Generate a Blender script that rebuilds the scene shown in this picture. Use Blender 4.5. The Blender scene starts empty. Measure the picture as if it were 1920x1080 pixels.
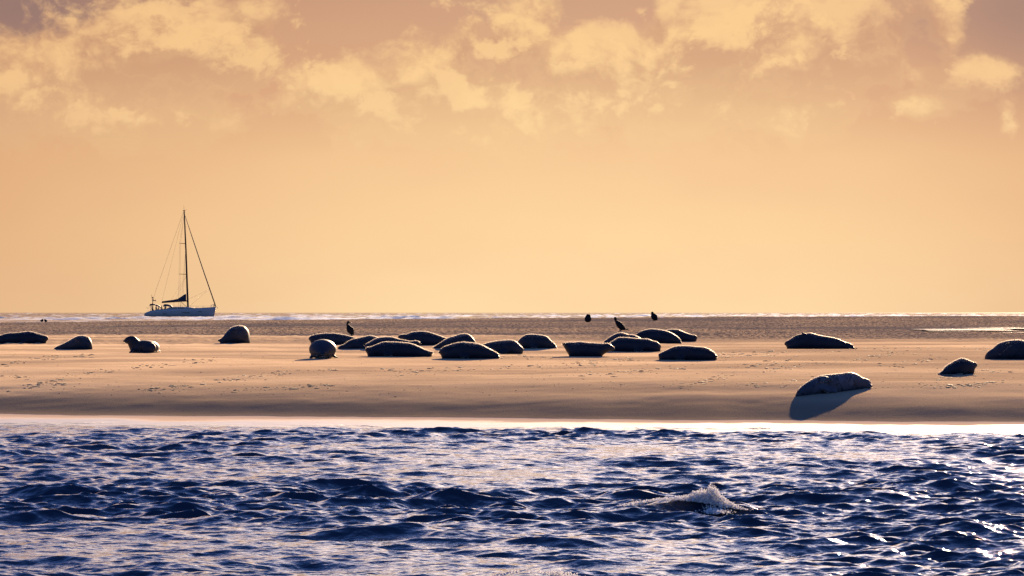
import bpy, bmesh, math, random
import numpy as np
from mathutils import Vector

random.seed(7)
rng = np.random.default_rng(11)
SC = bpy.context.scene
COL = SC.collection

# ------------------------------------------------------------------ camera, sky, sun, exposure
F = 7000.0            # focal length in photo pixels (1920 wide)
H = 2.0               # camera height above the channel water
HOR = 585.5           # horizon row in the photo
EV = 2.25
SUN_EL, SUN_AZ = 14.3, 12.3

cam_d = bpy.data.cameras.new('camera')
cam = bpy.data.objects.new('camera', cam_d)
COL.objects.link(cam)
cam_d.sensor_width = 36.0
cam_d.lens = F / 1920.0 * 36.0
cam_d.clip_start = 0.5
cam_d.clip_end = 60000
cam.location = (0, 0, H)
cam.rotation_euler = (math.radians(90) + math.atan((HOR - 540) / F), 0, 0)
SC.camera = cam

SC.view_settings.view_transform = 'Standard'
SC.view_settings.look = 'None'
SC.view_settings.gamma = 1
SC.view_settings.use_curve_mapping = False
SC.view_settings.exposure = EV
SC.render.engine = 'CYCLES'
SC.cycles.max_bounces = 5
SC.cycles.sample_clamp_direct = 0
SC.cycles.sample_clamp_indirect = 4


def lin(r, g, b):
    def f(c):
        c /= 255.0
        return c / 12.92 if c <= 0.04045 else ((c + 0.055) / 1.055) ** 2.4
    return (f(r), f(g), f(b), 1.0)


class NT:
    """small helper that writes node graphs"""
    def __init__(self, tree):
        self.t = tree
        self.n = tree.nodes
        self.l = tree.links

    def put(self, sock, v):
        if isinstance(v, bpy.types.NodeSocket):
            self.l.new(v, sock)
        elif v is not None:
            sock.default_value = v

    def math(self, op, a, b=None, c=None, clamp=False):
        n = self.n.new('ShaderNodeMath')
        n.operation = op
        n.use_clamp = clamp
        for i, v in enumerate((a, b, c)):
            if v is not None:
                self.put(n.inputs[i], v)
        return n.outputs[0]

    def vmath(self, op, a, b=None):
        n = self.n.new('ShaderNodeVectorMath')
        n.operation = op
        self.put(n.inputs[0], a)
        if b is not None:
            self.put(n.inputs[1], b)
        return n.outputs[0]

    def step(self, v, lo, hi, a=0.0, b=1.0):
        n = self.n.new('ShaderNodeMapRange')
        n.interpolation_type = 'SMOOTHSTEP'
        self.put(n.inputs['Value'], v)
        n.inputs['From Min'].default_value = lo
        n.inputs['From Max'].default_value = hi
        n.inputs['To Min'].default_value = a
        n.inputs['To Max'].default_value = b
        return n.outputs[0]

    def noise(self, vec, scale, detail=4, rough=0.5, dist=0.0):
        n = self.n.new('ShaderNodeTexNoise')
        self.put(n.inputs['Vector'], vec)
        n.inputs['Scale'].default_value = scale
        n.inputs['Detail'].default_value = detail
        n.inputs['Roughness'].default_value = rough
        n.inputs['Distortion'].default_value = dist
        return n.outputs[0]

    def mix(self, f, a, b, kind='MIX'):
        n = self.n.new('ShaderNodeMix')
        n.data_type = 'RGBA'
        n.blend_type = kind
        self.put(n.inputs[0], f)
        self.put(n.inputs[6], a)
        self.put(n.inputs[7], b)
        return n.outputs[2]

    def ramp(self, f, stops):
        n = self.n.new('ShaderNodeValToRGB')
        cr = n.color_ramp
        while len(cr.elements) > 1:
            cr.elements.remove(cr.elements[-1])
        cr.elements[0].position = stops[0][0]
        cr.elements[0].color = stops[0][1]
        for p, c in stops[1:]:
            e = cr.elements.new(p)
            e.color = c
        self.put(n.inputs[0], f)
        return n.outputs[0]

    def bump(self, h, strength, distance, normal=None):
        n = self.n.new('ShaderNodeBump')
        n.inputs['Strength'].default_value = strength
        n.inputs['Distance'].default_value = distance
        self.put(n.inputs['Height'], h)
        if normal is not None:
            self.put(n.inputs['Normal'], normal)
        return n.outputs[0]


def make_world():
    w = bpy.data.worlds.new('World')
    SC.world = w
    w.use_nodes = True
    t = NT(w.node_tree)
    t.n.clear()
    out = t.n.new('ShaderNodeOutputWorld')
    sky = t.n.new('ShaderNodeTexSky')
    sky.sky_type = 'NISHITA'
    sky.sun_disc = False
    sky.sun_elevation = math.radians(SUN_EL)
    sky.sun_rotation = math.radians(SUN_AZ)
    sky.air_density = 1.0
    sky.dust_density = 0.4
    sky.ozone_density = 4.0
    tinted = t.mix(1.0, sky.outputs[0], (0.29, 0.39, 0.66, 1), "MULTIPLY")
    bg1 = t.n.new('ShaderNodeBackground')
    t.put(bg1.inputs[0], tinted)
    bg1.inputs[1].default_value = 0.06

    tc = t.n.new('ShaderNodeTexCoord')
    d = t.vmath('NORMALIZE', tc.outputs['Generated'])
    sep = t.n.new('ShaderNodeSeparateXYZ')
    t.put(sep.inputs[0], d)
    x, y, z = sep.outputs
    az = t.math('MULTIPLY', t.math('ARCTAN2', x, y), 180 / math.pi)
    el = t.math('MULTIPLY', t.math('ARCSINE', z), 180 / math.pi)

    # glowing hazy low sky, warm at the horizon
    el20 = t.math('DIVIDE', t.math('MAXIMUM', el, 0.0), 20.0)
    base = t.ramp(el20, [(0.0, lin(255, 219, 166)), (0.06, lin(253, 212, 156)), (0.12, lin(245, 201, 147)),
                         (0.17, lin(220, 172, 130)), (0.24, lin(200, 154, 122)), (0.40, lin(205, 170, 150)), (0.7, lin(170, 158, 165)),
                         (1.0, lin(120, 128, 165))])
    # wide uneven veils
    sv = t.vmath('MULTIPLY', d, (1.0, 1.0, 2.6))
    veil = t.noise(sv, 9.0, 4, 0.5)
    base = t.mix(t.step(veil, 0.35, 0.72, 0.0, 0.22), base, lin(226, 168, 126))
    # sides of the view dimmed: lens falloff put into the sky colour
    azd = t.math('ABSOLUTE', t.math('SUBTRACT', az, 1.2))
    dim = t.step(azd, 0.5, 13.0, 0.0, 0.62)
    base = t.mix(dim, base, lin(200, 136, 98))

    # blue-grey clear gaps at the upper corners, darkened further by painted lens falloff
    for (px, py, rx, ry, kk) in ((40, 20, 270, 120, 0.72), (1925, 20, 150, 150, 0.5), (1700, 30, 190, 60, .25)):
        u = t.math('DIVIDE', t.math('SUBTRACT', az, (px - 960) / 122.2), rx / 122.2)
        v = t.math('DIVIDE', t.math('SUBTRACT', el, (HOR - py) / 122.2), ry / 122.2)
        q = t.math('ADD', t.math('MULTIPLY', u, u), t.math('MULTIPLY', v, v))
        base = t.mix(t.math('MULTIPLY', t.math('EXPONENT', t.math('MULTIPLY', q, -1.0)), kk), base, lin(122, 102, 106))

    # clouds: patches of cover (azimuth, elevation, radii in degrees)
    def deg(px, py, rx, ry, k):
        return ((px - 960) / 122.2, (HOR - py) / 122.2, rx / 122.2, ry / 122.2, k)
    blobs = [deg(90, 185, 210, 95, 1.0), deg(330, 105, 170, 95, 1.05), deg(250, 215, 220, 70, .9),
             deg(640, 175, 190, 62, .9), deg(800, 150, 120, 85, .9), deg(930, 215, 330, 85, .9),
             deg(960, 60, 120, 95, .8), deg(1110, 110, 150, 70, .9), deg(1230, 170, 230, 110, 1.0),
             deg(1420, 95, 170, 105, 1.1), deg(1530, 70, 110, 80, .8), deg(1400, 215, 200, 60, .7),
             deg(1830, 140, 85, 38, .58), deg(1725, 200, 55, 22, .62), deg(1885, 232, 22, 42, .55),
             deg(1775, 60, 30, 75, .50), deg(1250, 10, 40, 60, .6), deg(480, 20, 60, 40, .5)]
    def cover_at(da, de):
        dens = None
        for (a0, e0, ra, re, k) in blobs:
            u = t.math('DIVIDE', t.math('SUBTRACT', az, a0 - da), ra)
            v = t.math('DIVIDE', t.math('SUBTRACT', el, e0 - de), re)
            q = t.math('ADD', t.math('MULTIPLY', u, u), t.math('MULTIPLY', v, v))
            g = t.math('MULTIPLY', t.math('EXPONENT', t.math('MULTIPLY', q, -0.75)), k * 1.12)
            dens = g if dens is None else t.math('MAXIMUM', dens, g)
        return dens
    dens = cover_at(0, 0)
    dens_up = cover_at(0.18, 0.44)      # the same cover a little nearer the sun: what is denser below than above is a lit crest
    wide = t.math('MULTIPLY', t.step(t.noise(d, 5.0, 3), 0.45, 0.7, 0.0, 0.6), t.step(el, 4.6, 8.0))
    wide2 = t.math('MULTIPLY', t.math('MULTIPLY', t.step(azd, 9, 14), t.step(el, 1.5, 3.5)), t.step(t.noise(d, 7.0, 3), 0.4, 0.7, 0.0, 0.8))
    more = t.math('MAXIMUM', wide, wide2)      # beyond the frame the broken cloud goes on
    dens = t.math('MAXIMUM', dens, more)
    dens_up = t.math('MAXIMUM', dens_up, more)

    def warped(scale, amount, off):
        warp = t.n.new('ShaderNodeTexNoise')
        t.put(warp.inputs['Vector'], t.vmath('ADD', d, off))
        warp.inputs['Scale'].default_value = scale
        warp.inputs['Detail'].default_value = 4
        wv = t.vmath('MULTIPLY', t.vmath('SUBTRACT', warp.outputs['Color'], (0.5, 0.5, 0.5)), (amount,) * 3)
        return t.vmath('ADD', t.vmath('ADD', t.vmath('MULTIPLY', d, (1, 1, 1.3)), wv), off)

    sky_c = base
    glow_lo = t.step(el, 2.2, 4.4)
    body_c = t.mix(glow_lo, lin(246, 203, 147), lin(206, 157, 119))
    rim_c = t.mix(glow_lo, lin(254, 215, 156), lin(248, 203, 142))
    body_c = t.mix(t.math('MULTIPLY', dim, 0.8), body_c, lin(186, 130, 102))
    rim_c = t.mix(t.math('MULTIPLY', dim, 0.7), rim_c, lin(222, 164, 116))
    lowfade = t.step(el, 1.7, 3.2)
    # two decks of cloud, the nearer one broken finer; every bank has a thin bright rim and a duller body
    for scale, k_noise, bias, off, amt, op in ((15.0, 3.3, -0.06, (0.0, 0.0, 0.0), 0.020, 0.85), (24.0, 3.6, -0.20, (1.7, 0.4, 0.9), 0.016, 0.9), (44.0, 3.4, -0.34, (4.1, 2.4, 0.3), 0.014, 0.8)):
        cd = warped(30.0, amt, off)
        n1 = t.noise(cd, scale, 11, 0.60)
        n1s = t.noise(t.vmath('ADD', cd, (0.0030, 0.0, 0.0082)), scale, 11, 0.60)
        n2 = t.noise(cd, scale * 4.0, 5, 0.62)
        nn = t.math('MULTIPLY', t.math('SUBTRACT', n1, 0.5), k_noise)
        D = t.math('ADD', t.math('ADD', dens, bias), t.math('ADD', nn, t.math('MULTIPLY', t.math('SUBTRACT', n2, 0.5), 0.55)))
        Du = t.math('ADD', t.math('ADD', dens_up, bias), t.math('MULTIPLY', t.math('SUBTRACT', n1s, 0.5), k_noise))
        cover = t.step(D, 0.30, 0.70)
        crest = t.step(t.math('SUBTRACT', D, Du), 0.0, 0.62)
        ccol = t.mix(crest, body_c, rim_c)
        ccol = t.mix(t.math('MULTIPLY', t.step(D, 0.40, 0.62, 1.0, 0.0), 0.35), ccol, rim_c)
        sky_c = t.mix(t.math('MULTIPLY', t.math('MULTIPLY', cover, lowfade), op), sky_c, ccol)

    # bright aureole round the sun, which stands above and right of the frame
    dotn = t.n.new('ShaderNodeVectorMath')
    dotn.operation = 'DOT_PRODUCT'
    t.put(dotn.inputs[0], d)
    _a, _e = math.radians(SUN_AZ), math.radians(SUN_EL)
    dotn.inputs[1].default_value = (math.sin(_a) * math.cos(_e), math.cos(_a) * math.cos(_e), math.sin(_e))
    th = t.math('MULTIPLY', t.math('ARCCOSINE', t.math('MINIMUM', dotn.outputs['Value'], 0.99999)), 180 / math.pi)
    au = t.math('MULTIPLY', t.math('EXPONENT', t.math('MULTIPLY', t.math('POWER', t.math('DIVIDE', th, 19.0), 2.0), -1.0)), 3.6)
    au = t.math('MULTIPLY', au, t.step(el, 5.2, 11.0, 0.02, 1.0))   # added brightness held above the view, to lighten the water's reflections
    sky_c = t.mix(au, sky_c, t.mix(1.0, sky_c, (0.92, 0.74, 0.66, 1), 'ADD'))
    for nd in t.n:
        if nd.type == 'MIX':
            nd.clamp_factor = False
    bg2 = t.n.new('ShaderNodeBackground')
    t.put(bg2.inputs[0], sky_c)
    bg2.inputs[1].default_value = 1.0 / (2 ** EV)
    # the warm haze thins with height and round towards the side away from the sun
    m_el = t.step(el, 9.0, 30.0, 1.0, 0.0)
    m_az = t.step(t.math('ABSOLUTE', t.math('SUBTRACT', az, SUN_AZ * 0.4)), 25.0, 95.0, 1.0, 0.0)
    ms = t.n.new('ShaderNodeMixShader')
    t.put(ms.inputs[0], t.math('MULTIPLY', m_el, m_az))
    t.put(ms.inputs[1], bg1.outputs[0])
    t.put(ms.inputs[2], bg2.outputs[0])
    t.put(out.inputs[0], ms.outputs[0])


make_world()

sun_d = bpy.data.lights.new('sun', 'SUN')
sun_d.energy = 5.0
sun_d.angle = math.radians(0.5)
sun_d.color = (1.0, 0.70, 0.44)
sun = bpy.data.objects.new('sun', sun_d)
COL.objects.link(sun)
_a, _e = math.radians(SUN_AZ), math.radians(SUN_EL)
SUN_DIR = Vector((math.sin(_a) * math.cos(_e), math.cos(_a) * math.cos(_e), math.sin(_e)))
sun.rotation_euler = SUN_DIR.to_track_quat('Z', 'Y').to_euler()
sun.location = (30, 60, 40)


# ------------------------------------------------------------------ helpers
def tag(o, label=None, cat=None, group=None, kind=None):
    if label:
        o['label'] = label
    if cat:
        o['category'] = cat
    if group:
        o['group'] = group
    if kind:
        o['kind'] = kind
    return o


def link(name, me, mat=None, parent=None):
    o = bpy.data.objects.new(name, me)
    COL.objects.link(o)
    if mat is not None and me is not None:
        me.materials.append(mat)
    if parent is not None:
        o.parent = parent
    return o


def empty(name, loc):
    o = bpy.data.objects.new(name, None)
    COL.objects.link(o)
    o.location = loc
    return o


def np_mesh(name, verts, faces, smooth=True):
    """verts (n,3) array, faces (m,k) array"""
    me = bpy.data.meshes.new(name)
    nv, nf, k = len(verts), len(faces), faces.shape[1]
    me.vertices.add(nv)
    me.vertices.foreach_set('co', np.asarray(verts, np.float32).ravel())
    me.loops.add(nf * k)
    me.loops.foreach_set('vertex_index', faces.astype(np.int32).ravel())
    me.polygons.add(nf)
    me.polygons.foreach_set('loop_start', np.arange(0, nf * k, k, dtype=np.int32))
    me.polygons.foreach_set('loop_total', np.full(nf, k, np.int32))
    if smooth:
        me.polygons.foreach_set('use_smooth', np.ones(nf, bool))
    me.update()
    me.validate()
    return me


def grid_faces(nr, nc):
    i = np.arange(nr * nc).reshape(nr, nc)
    return np.stack([i[:-1, :-1], i[:-1, 1:], i[1:, 1:], i[1:, :-1]], -1).reshape(-1, 4)


_perm = rng.random((256, 256))


def vnoise(x, y):
    """smooth value noise, about -1..1, cell size 1"""
    xi, yi = np.floor(x).astype(int), np.floor(y).astype(int)
    fx, fy = x - xi, y - yi
    fx = fx * fx * fx * (fx * (fx * 6 - 15) + 10)
    fy = fy * fy * fy * (fy * (fy * 6 - 15) + 10)
    p = lambda a, b: _perm[a & 255, b & 255]
    v = (p(xi, yi) * (1 - fx) + p(xi + 1, yi) * fx) * (1 - fy) + (p(xi, yi + 1) * (1 - fx) + p(xi + 1, yi + 1) * fx) * fy
    return v * 2 - 1


def sstep(a, b, x):
    t = np.clip((x - a) / (b - a), 0, 1)
    return t * t * (3 - 2 * t)


# ------------------------------------------------------------------ materials
def new_mat(name):
    m = bpy.data.materials.new(name)
    m.use_nodes = True
    t = NT(m.node_tree)
    b = t.n['Principled BSDF']
    return m, t, b


def plain(name, col, rough=0.5, metal=0.0, vary=0.25, scale=3.0, spec=0.5):
    m, t, b = new_mat(name)
    tc = t.n.new('ShaderNodeTexCoord')
    nz = t.noise(tc.outputs['Object'], scale, 5, 0.6)
    c = (*col, 1)
    dark = tuple(v * (1 - vary) for v in col) + (1,)
    t.put(b.inputs['Base Color'], t.mix(nz, dark, c))
    b.inputs['Roughness'].default_value = rough
    b.inputs['Metallic'].default_value = metal
    b.inputs['Specular IOR Level'].default_value = spec
    return m


def sand_material():
    m, t, b = new_mat('sand')
    geo = t.n.new('ShaderNodeNewGeometry')
    pos = geo.outputs['Position']
    sep = t.n.new('ShaderNodeSeparateXYZ')
    t.put(sep.inputs[0], pos)
    X, Y, Z = sep.outputs
    flat = t.vmath('MULTIPLY', pos, (0.35, 1.0, 0.0))
    big = t.noise(flat, 0.16, 5, 0.55)
    mid = t.noise(flat, 1.1, 6, 0.6)
    fine = t.noise(t.vmath('MULTIPLY', pos, (1.0, 0.5, 1.0)), 38.0, 4, 0.7)
    dry = t.mix(mid, (0.42, 0.312, 0.195, 1), (0.70, 0.525, 0.34, 1))
    dry = t.mix(t.step(big, 0.40, 0.62, 0.0, 0.75), dry, (0.29, 0.215, 0.145, 1))
    wide_n = t.noise(t.vmath('MULTIPLY', pos, (0.12, 0.5, 0.0)), 0.35, 4, 0.5)
    dry = t.mix(t.step(wide_n, 0.46, 0.60, 0.0, 0.6), dry, (0.26, 0.195, 0.135, 1))
    lowb = t.step(t.math('ADD', t.math('ADD', Z, t.math('MULTIPLY', t.math('SUBTRACT', big, 0.5), 0.7)), t.math('MULTIPLY', X, -0.012)), 0.50, 0.82, 1.0, 0.0)
    dry = t.mix(t.math('MULTIPLY', lowb, 0.5), dry, (0.27, 0.205, 0.14, 1))
    dry = t.mix(t.step(fine, 0.45, 0.75, 0.0, 0.35), dry, (0.20, 0.15, 0.12, 1))
    # far rippled wet flat; shade of the ripple hollows also put into the colour
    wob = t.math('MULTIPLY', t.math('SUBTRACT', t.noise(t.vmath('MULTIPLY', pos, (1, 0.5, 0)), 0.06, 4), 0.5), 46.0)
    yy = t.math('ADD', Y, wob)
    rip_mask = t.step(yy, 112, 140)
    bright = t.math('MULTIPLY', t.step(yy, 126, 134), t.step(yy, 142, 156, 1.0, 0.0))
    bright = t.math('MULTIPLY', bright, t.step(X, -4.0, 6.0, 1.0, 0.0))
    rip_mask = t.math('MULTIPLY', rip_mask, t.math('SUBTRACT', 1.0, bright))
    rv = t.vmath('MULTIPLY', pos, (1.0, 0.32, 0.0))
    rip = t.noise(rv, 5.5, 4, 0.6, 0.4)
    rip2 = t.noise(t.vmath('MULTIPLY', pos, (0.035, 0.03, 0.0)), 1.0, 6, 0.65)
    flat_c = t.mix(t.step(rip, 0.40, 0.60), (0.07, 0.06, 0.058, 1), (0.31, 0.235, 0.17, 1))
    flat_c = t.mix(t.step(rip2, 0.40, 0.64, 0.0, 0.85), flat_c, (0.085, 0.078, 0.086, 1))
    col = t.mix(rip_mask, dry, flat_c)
    # wet foot of the bank and the swash film
    edge_n = t.math('MULTIPLY', t.math('SUBTRACT', t.noise(t.vmath('MULTIPLY', pos, (0.42, 0.5, 0.0)), 0.9, 7, 0.62), 0.5), 0.085)
    zz = t.math('ADD', Z, edge_n)
    near = t.step(Y, 100, 110, 1.0, 0.0)
    damp = t.math('MULTIPLY', t.step(zz, 0.26, 0.48, 1.0, 0.0), near)
    col = t.mix(t.math('MULTIPLY', damp, 0.75), col, (0.155, 0.128, 0.098, 1))
    lowpink = t.math('MULTIPLY', t.step(zz, 0.085, 0.10, 1.0, 0.0), near)
    col = t.mix(lowpink, col, (0.44, 0.345, 0.27, 1))
    film = t.math('MULTIPLY', t.step(zz, 0.030, 0.058, 1.0, 0.0), near)
    fstreak = t.noise(t.vmath('MULTIPLY', pos, (0.6, 3.0, 0.0)), 2.2, 6, 0.6)
    foam_c = t.mix(t.step(fstreak, 0.3, 0.7), (0.20, 0.205, 0.235, 1), (0.33, 0.345, 0.40, 1))
    col = t.mix(film, col, foam_c)
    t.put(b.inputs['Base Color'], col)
    rough = t.mix(damp, (0.85,) * 3 + (1,), (0.55,) * 3 + (1,))
    rough = t.mix(film, rough, (0.42,) * 3 + (1,))
    t.put(b.inputs['Roughness'], rough)
    t.put(b.inputs['Specular IOR Level'], t.math('MULTIPLY', film, 0.04))
    hgt = t.math('ADD', t.math('MULTIPLY', t.math('MULTIPLY', rip, rip_mask), 0.10),
                 t.math('ADD', t.math('MULTIPLY', mid, 0.014), t.math('MULTIPLY', fine, 0.006)))
    hgt = t.math('MULTIPLY', hgt, t.math('SUBTRACT', 1.0, t.math('MULTIPLY', lowpink, 0.8)))
    t.put(b.inputs['Normal'], t.bump(hgt, 1.0, 1.0))
    return m


def water_material(name, deep, bump_scale, rough, s1, s2, k1, k2, caps=False, shore=False):
    m, t, b = new_mat(name)
    geo = t.n.new('ShaderNodeNewGeometry')
    pos = geo.outputs['Position']
    b.inputs['Base Color'].default_value = (*deep, 1)
    b.inputs['Roughness'].default_value = rough
    b.inputs['IOR'].default_value = 1.333
    p1 = t.vmath('MULTIPLY', pos, (0.75, 1.0, 0.3))
    a = t.noise(p1, s1, 3, 0.55, 0.3)
    c = t.noise(p1, s2, 3, 0.6, 0.2)
    h = t.math('ADD', t.math('MULTIPLY', a, k1), t.math('MULTIPLY', c, k2))
    t.put(b.inputs['Normal'], t.bump(h, 1.0, bump_scale))
    if shore:
        at = t.n.new('ShaderNodeAttribute')
        at.attribute_name = 'depth'
        lace = t.noise(t.vmath('MULTIPLY', pos, (1.0, 0.8, 0.0)), 2.6, 6, 0.68, 0.8)
        lim = t.step(at.outputs['Fac'], -0.02, 0.10, -0.16, 0.30)
        fm = t.step(t.math('SUBTRACT', lace, t.math('ADD', 0.5, lim)), -0.03, 0.05)
        t.put(b.inputs['Base Color'], t.mix(fm, (*deep, 1), (0.25, 0.265, 0.30, 1)))
        t.put(b.inputs['Roughness'], t.math('ADD', rough, t.math('MULTIPLY', fm, 0.5)))
        t.put(b.inputs['Specular IOR Level'], t.math('SUBTRACT', 0.5, t.math('MULTIPLY', fm, 0.45)))
    if caps:
        fo = t.noise(t.vmath('MULTIPLY', pos, (0.32, 0.09, 0.0)), 1.0, 5, 0.7, 0.5)
        cap = t.step(fo, 0.67, 0.76)
        t.put(b.inputs['Base Color'], t.mix(cap, (*deep, 1), (0.72, 0.72, 0.74, 1)))
        t.put(b.inputs['Roughness'], t.math('ADD', rough, t.math('MULTIPLY', cap, 0.4)))
    return m


def fur_material(name, dark, pale, spot):
    m, t, b = new_mat(name)
    tc = t.n.new('ShaderNodeTexCoord')
    oi = t.n.new('ShaderNodeObjectInfo')
    p = t.vmath('ADD', tc.outputs['Object'], t.vmath('MULTIPLY', oi.outputs['Location'], (0.37, 0.41, 0.0)))
    sp = t.noise(p, 11.0, 4, 0.6, 0.6)
    br = t.noise(p, 2.4, 3, 0.5)
    col = t.mix(t.step(br, 0.35, 0.65), (*dark, 1), (*pale, 1))
    col = t.mix(t.step(sp, 0.54, 0.63, 0.0, spot), col, tuple(v * 0.35 for v in dark) + (1,))
    t.put(b.inputs['Base Color'], col)
    b.inputs['Roughness'].default_value = 0.55
    b.inputs['Specular IOR Level'].default_value = 0.15
    hair = t.noise(t.vmath('MULTIPLY', p, (1, 1, 1)), 60.0, 3, 0.7)
    t.put(b.inputs['Normal'], t.bump(hair, 0.15, 0.003))
    return m


def fuzz_material():
    m = bpy.data.materials.new('fur_tips')
    m.use_nodes = True
    t = NT(m.node_tree)
    t.n.clear()
    out = t.n.new('ShaderNodeOutputMaterial')
    tc = t.n.new('ShaderNodeTexCoord')
    c = t.mix(t.noise(tc.outputs['Object'], 8.0, 3), (0.40, 0.36, 0.31, 1), (0.65, 0.60, 0.53, 1))  # cream colour carries the sunlit rim: far paler than the coat beneath
    dif = t.n.new('ShaderNodeBsdfDiffuse')
    tr = t.n.new('ShaderNodeBsdfTranslucent')
    t.put(dif.inputs[0], c)
    t.put(tr.inputs[0], c)
    mx = t.n.new('ShaderNodeMixShader')
    mx.inputs[0].default_value = 0.6
    t.put(mx.inputs[1], dif.outputs[0])
    t.put(mx.inputs[2], tr.outputs[0])
    t.put(out.inputs[0], mx.outputs[0])
    return m


M_SAND = sand_material()
M_WATER = water_material('channel_water', (0.015, 0.024, 0.043), 1.0, 0.05, 4.6, 15.0, 0.034, 0.0085, shore=True)
M_SEA = water_material('open_sea_water', (0.02, 0.024, 0.04), 1.0, 0.10, 0.5, 1.6, 0.07, 0.02)
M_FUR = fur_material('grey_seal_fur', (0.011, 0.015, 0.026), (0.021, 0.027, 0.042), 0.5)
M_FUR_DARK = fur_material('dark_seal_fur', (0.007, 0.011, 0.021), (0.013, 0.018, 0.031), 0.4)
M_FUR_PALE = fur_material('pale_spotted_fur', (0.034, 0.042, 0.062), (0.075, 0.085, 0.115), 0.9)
M_FUZZ = fuzz_material()
M_SKIN_DARK = plain('wet_dark_skin', (0.008, 0.008, 0.010), 0.4)
M_FEATHER = plain('black_plumage', (0.008, 0.009, 0.013), 0.7, scale=20, spec=0.08)
M_BEAK = plain('horn_beak', (0.10, 0.085, 0.06), 0.4)

# ------------------------------------------------------------------ the ground: one sheet, bank rising out of the channel
_PY = np.array([-60, 20, 50, 61, 63.5, 66.6, 67.3, 68.4, 69.6, 72, 77, 84, 93, 105, 120, 150, 185, 220, 250, 285, 310, 340, 400, 500, 900])
_PE = np.array([-1.2, -1.0, -.6, -.12, 0.0, 0.055, 0.10, 0.31, 0.46, 0.645, 0.795, .89, .944, 1.0, 1.035, 1.065, 1.11, 1.22, 1.36, 1.5, 1.5, 1.3, .5, 0.0, -2.0])
_dy = np.arange(-60, 900, 0.05)
_de = np.interp(_dy, _PY, _PE)
_k = np.exp(-0.5 * (np.arange(-24, 25) * 0.05 / 0.28) ** 2)
_k /= _k.sum()
_de = np.convolve(np.pad(_de, 24, mode='edge'), _k, mode='valid')


def shore_shift(X):
    return np.clip(np.interp(X, [-12, -9.5, -4, 0, 8.5, 12], [3.4, 2.8, 1.0, 0, -2.0, -2.6]), -8, 8) + 0.45 * vnoise(X * 0.22 + 3.3, X * 0 + 7.7) + 0.16 * vnoise(X * 0.9, X * 0 + 1.7)


def ground(X, Y):
    X = np.asarray(X, float)
    Y = np.asarray(Y, float)
    fade = 1 - sstep(70, 104, Y)
    e = np.interp(Y - shore_shift(X) * fade, _dy, _de)
    tl = sstep(120, 285, Y)
    e = e + tl * (0.0064 * X - 0.00005 * X * X)
    amp = sstep(0.06, 0.35, e)
    e = e + amp * (0.022 * vnoise(X * 0.12 + 2, Y * 0.42 + 0.05 * X) + 0.012 * vnoise(X * 0.25 + 7, Y * 1.0 + 0.1 * X) + 0.020 * vnoise(X * 0.35 + 9, Y * 0.30) + 0.010 * vnoise(X * 0.9, Y * 1.1 + 5) + 0.005 * vnoise(X * 2.3, Y * 2.6))
    rm = sstep(112, 140, Y + 24 * vnoise(X * 0.05, Y * 0.015)) * (1 - sstep(290, 330, Y))
    e = e + rm * (0.024 * vnoise(X * 4.3, Y * 1.4 + 11) + 0.016 * vnoise(X * 9.0 + 3, Y * 2.9) + 0.03 * vnoise(X * 0.5, Y * 0.25 + 8))
    return e


def g1(x, y):
    return float(ground(np.array([x]), np.array([y]))[0])


_march = np.concatenate([np.arange(58, 140, 0.05), np.arange(140, 330, 0.2)])


def ground_hit(px, py):
    """where the sight line of a photo pixel first meets the sand"""
    X = (px - 960) * _march / F
    zr = H - (py - HOR) * _march / F
    g = ground(X, _march)
    i = np.argmax(g >= zr)
    return float(X[i]), float(_march[i]), float(g[i])


def build_sand():
    ys = np.concatenate([np.array([-60, -20, 10, 30, 45, 55]), np.arange(58, 64, 0.25), np.arange(64, 74, 0.055), np.geomspace(74, 330, 620),
                         np.array([345, 360, 380, 400, 440, 500, 700])])
    u = np.concatenate([np.linspace(-0.6, -0.19, 25)[:-1], np.linspace(-0.19, 0.19, 680), np.linspace(0.19, 0.6, 25)[1:]])
    Yg, U = np.meshgrid(ys, u, indexing='ij')
    Xg = U * np.maximum(Yg, 40)
    Z = ground(Xg, Yg)
    me = np_mesh('sandbank', np.stack([Xg, Yg, Z], -1).reshape(-1, 3), grid_faces(len(ys), len(u)))
    o = link('sand', me, M_SAND)
    tag(o, kind='structure')


build_sand()


# ------------------------------------------------------------------ water
def wave_set(n, lmin, lmax, heading, spread, steep, seed):
    r = np.random.default_rng(seed)
    out = []
    for lam in np.geomspace(lmin, lmax, n):
        lam *= r.uniform(0.9, 1.1)
        th = heading + r.normal(0, spread)
        k = 2 * math.pi / lam
        out.append((k, math.cos(th), math.sin(th), steep(lam) / k, r.uniform(0, 6.283)))
    return out


def gerstner(X, Y, waves, amp, chop=0.9):
    dz = np.zeros_like(X)
    dx = np.zeros_like(X)
    dy = np.zeros_like(X)
    for k, cx, cy, a, ph in waves:
        p = (k * (cx * X + cy * Y) + ph)
        s, c = np.sin(p), np.cos(p)
        dz += a * c
        dx -= chop * a * cx * s
        dy -= chop * a * cy * s
    return X + dx * amp, Y + dy * amp, dz * amp


CRESTS = []   # extra little breakers: x, y, half width, depth, height


def crest_at(px, py, w, d, h):
    Yc = (H - 0.12) * F / (py - HOR)
    CRESTS.append(((px - 960) * Yc / F, Yc, w, d, h))
    return CRESTS[-1]


BREAKER = crest_at(1262, 944, 0.58, 0.20, 0.14)
crest_at(185, 853, 0.35, 0.22, 0.09)
crest_at(985, 1072, 0.40, 0.2, 0.09)
crest_at(700, 985, 0.7, 0.25, 0.10)
crest_at(1080, 1002, 0.8, 0.25, 0.08)
crest_at(1090, 1065, 0.6, 0.25, 0.08)


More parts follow.
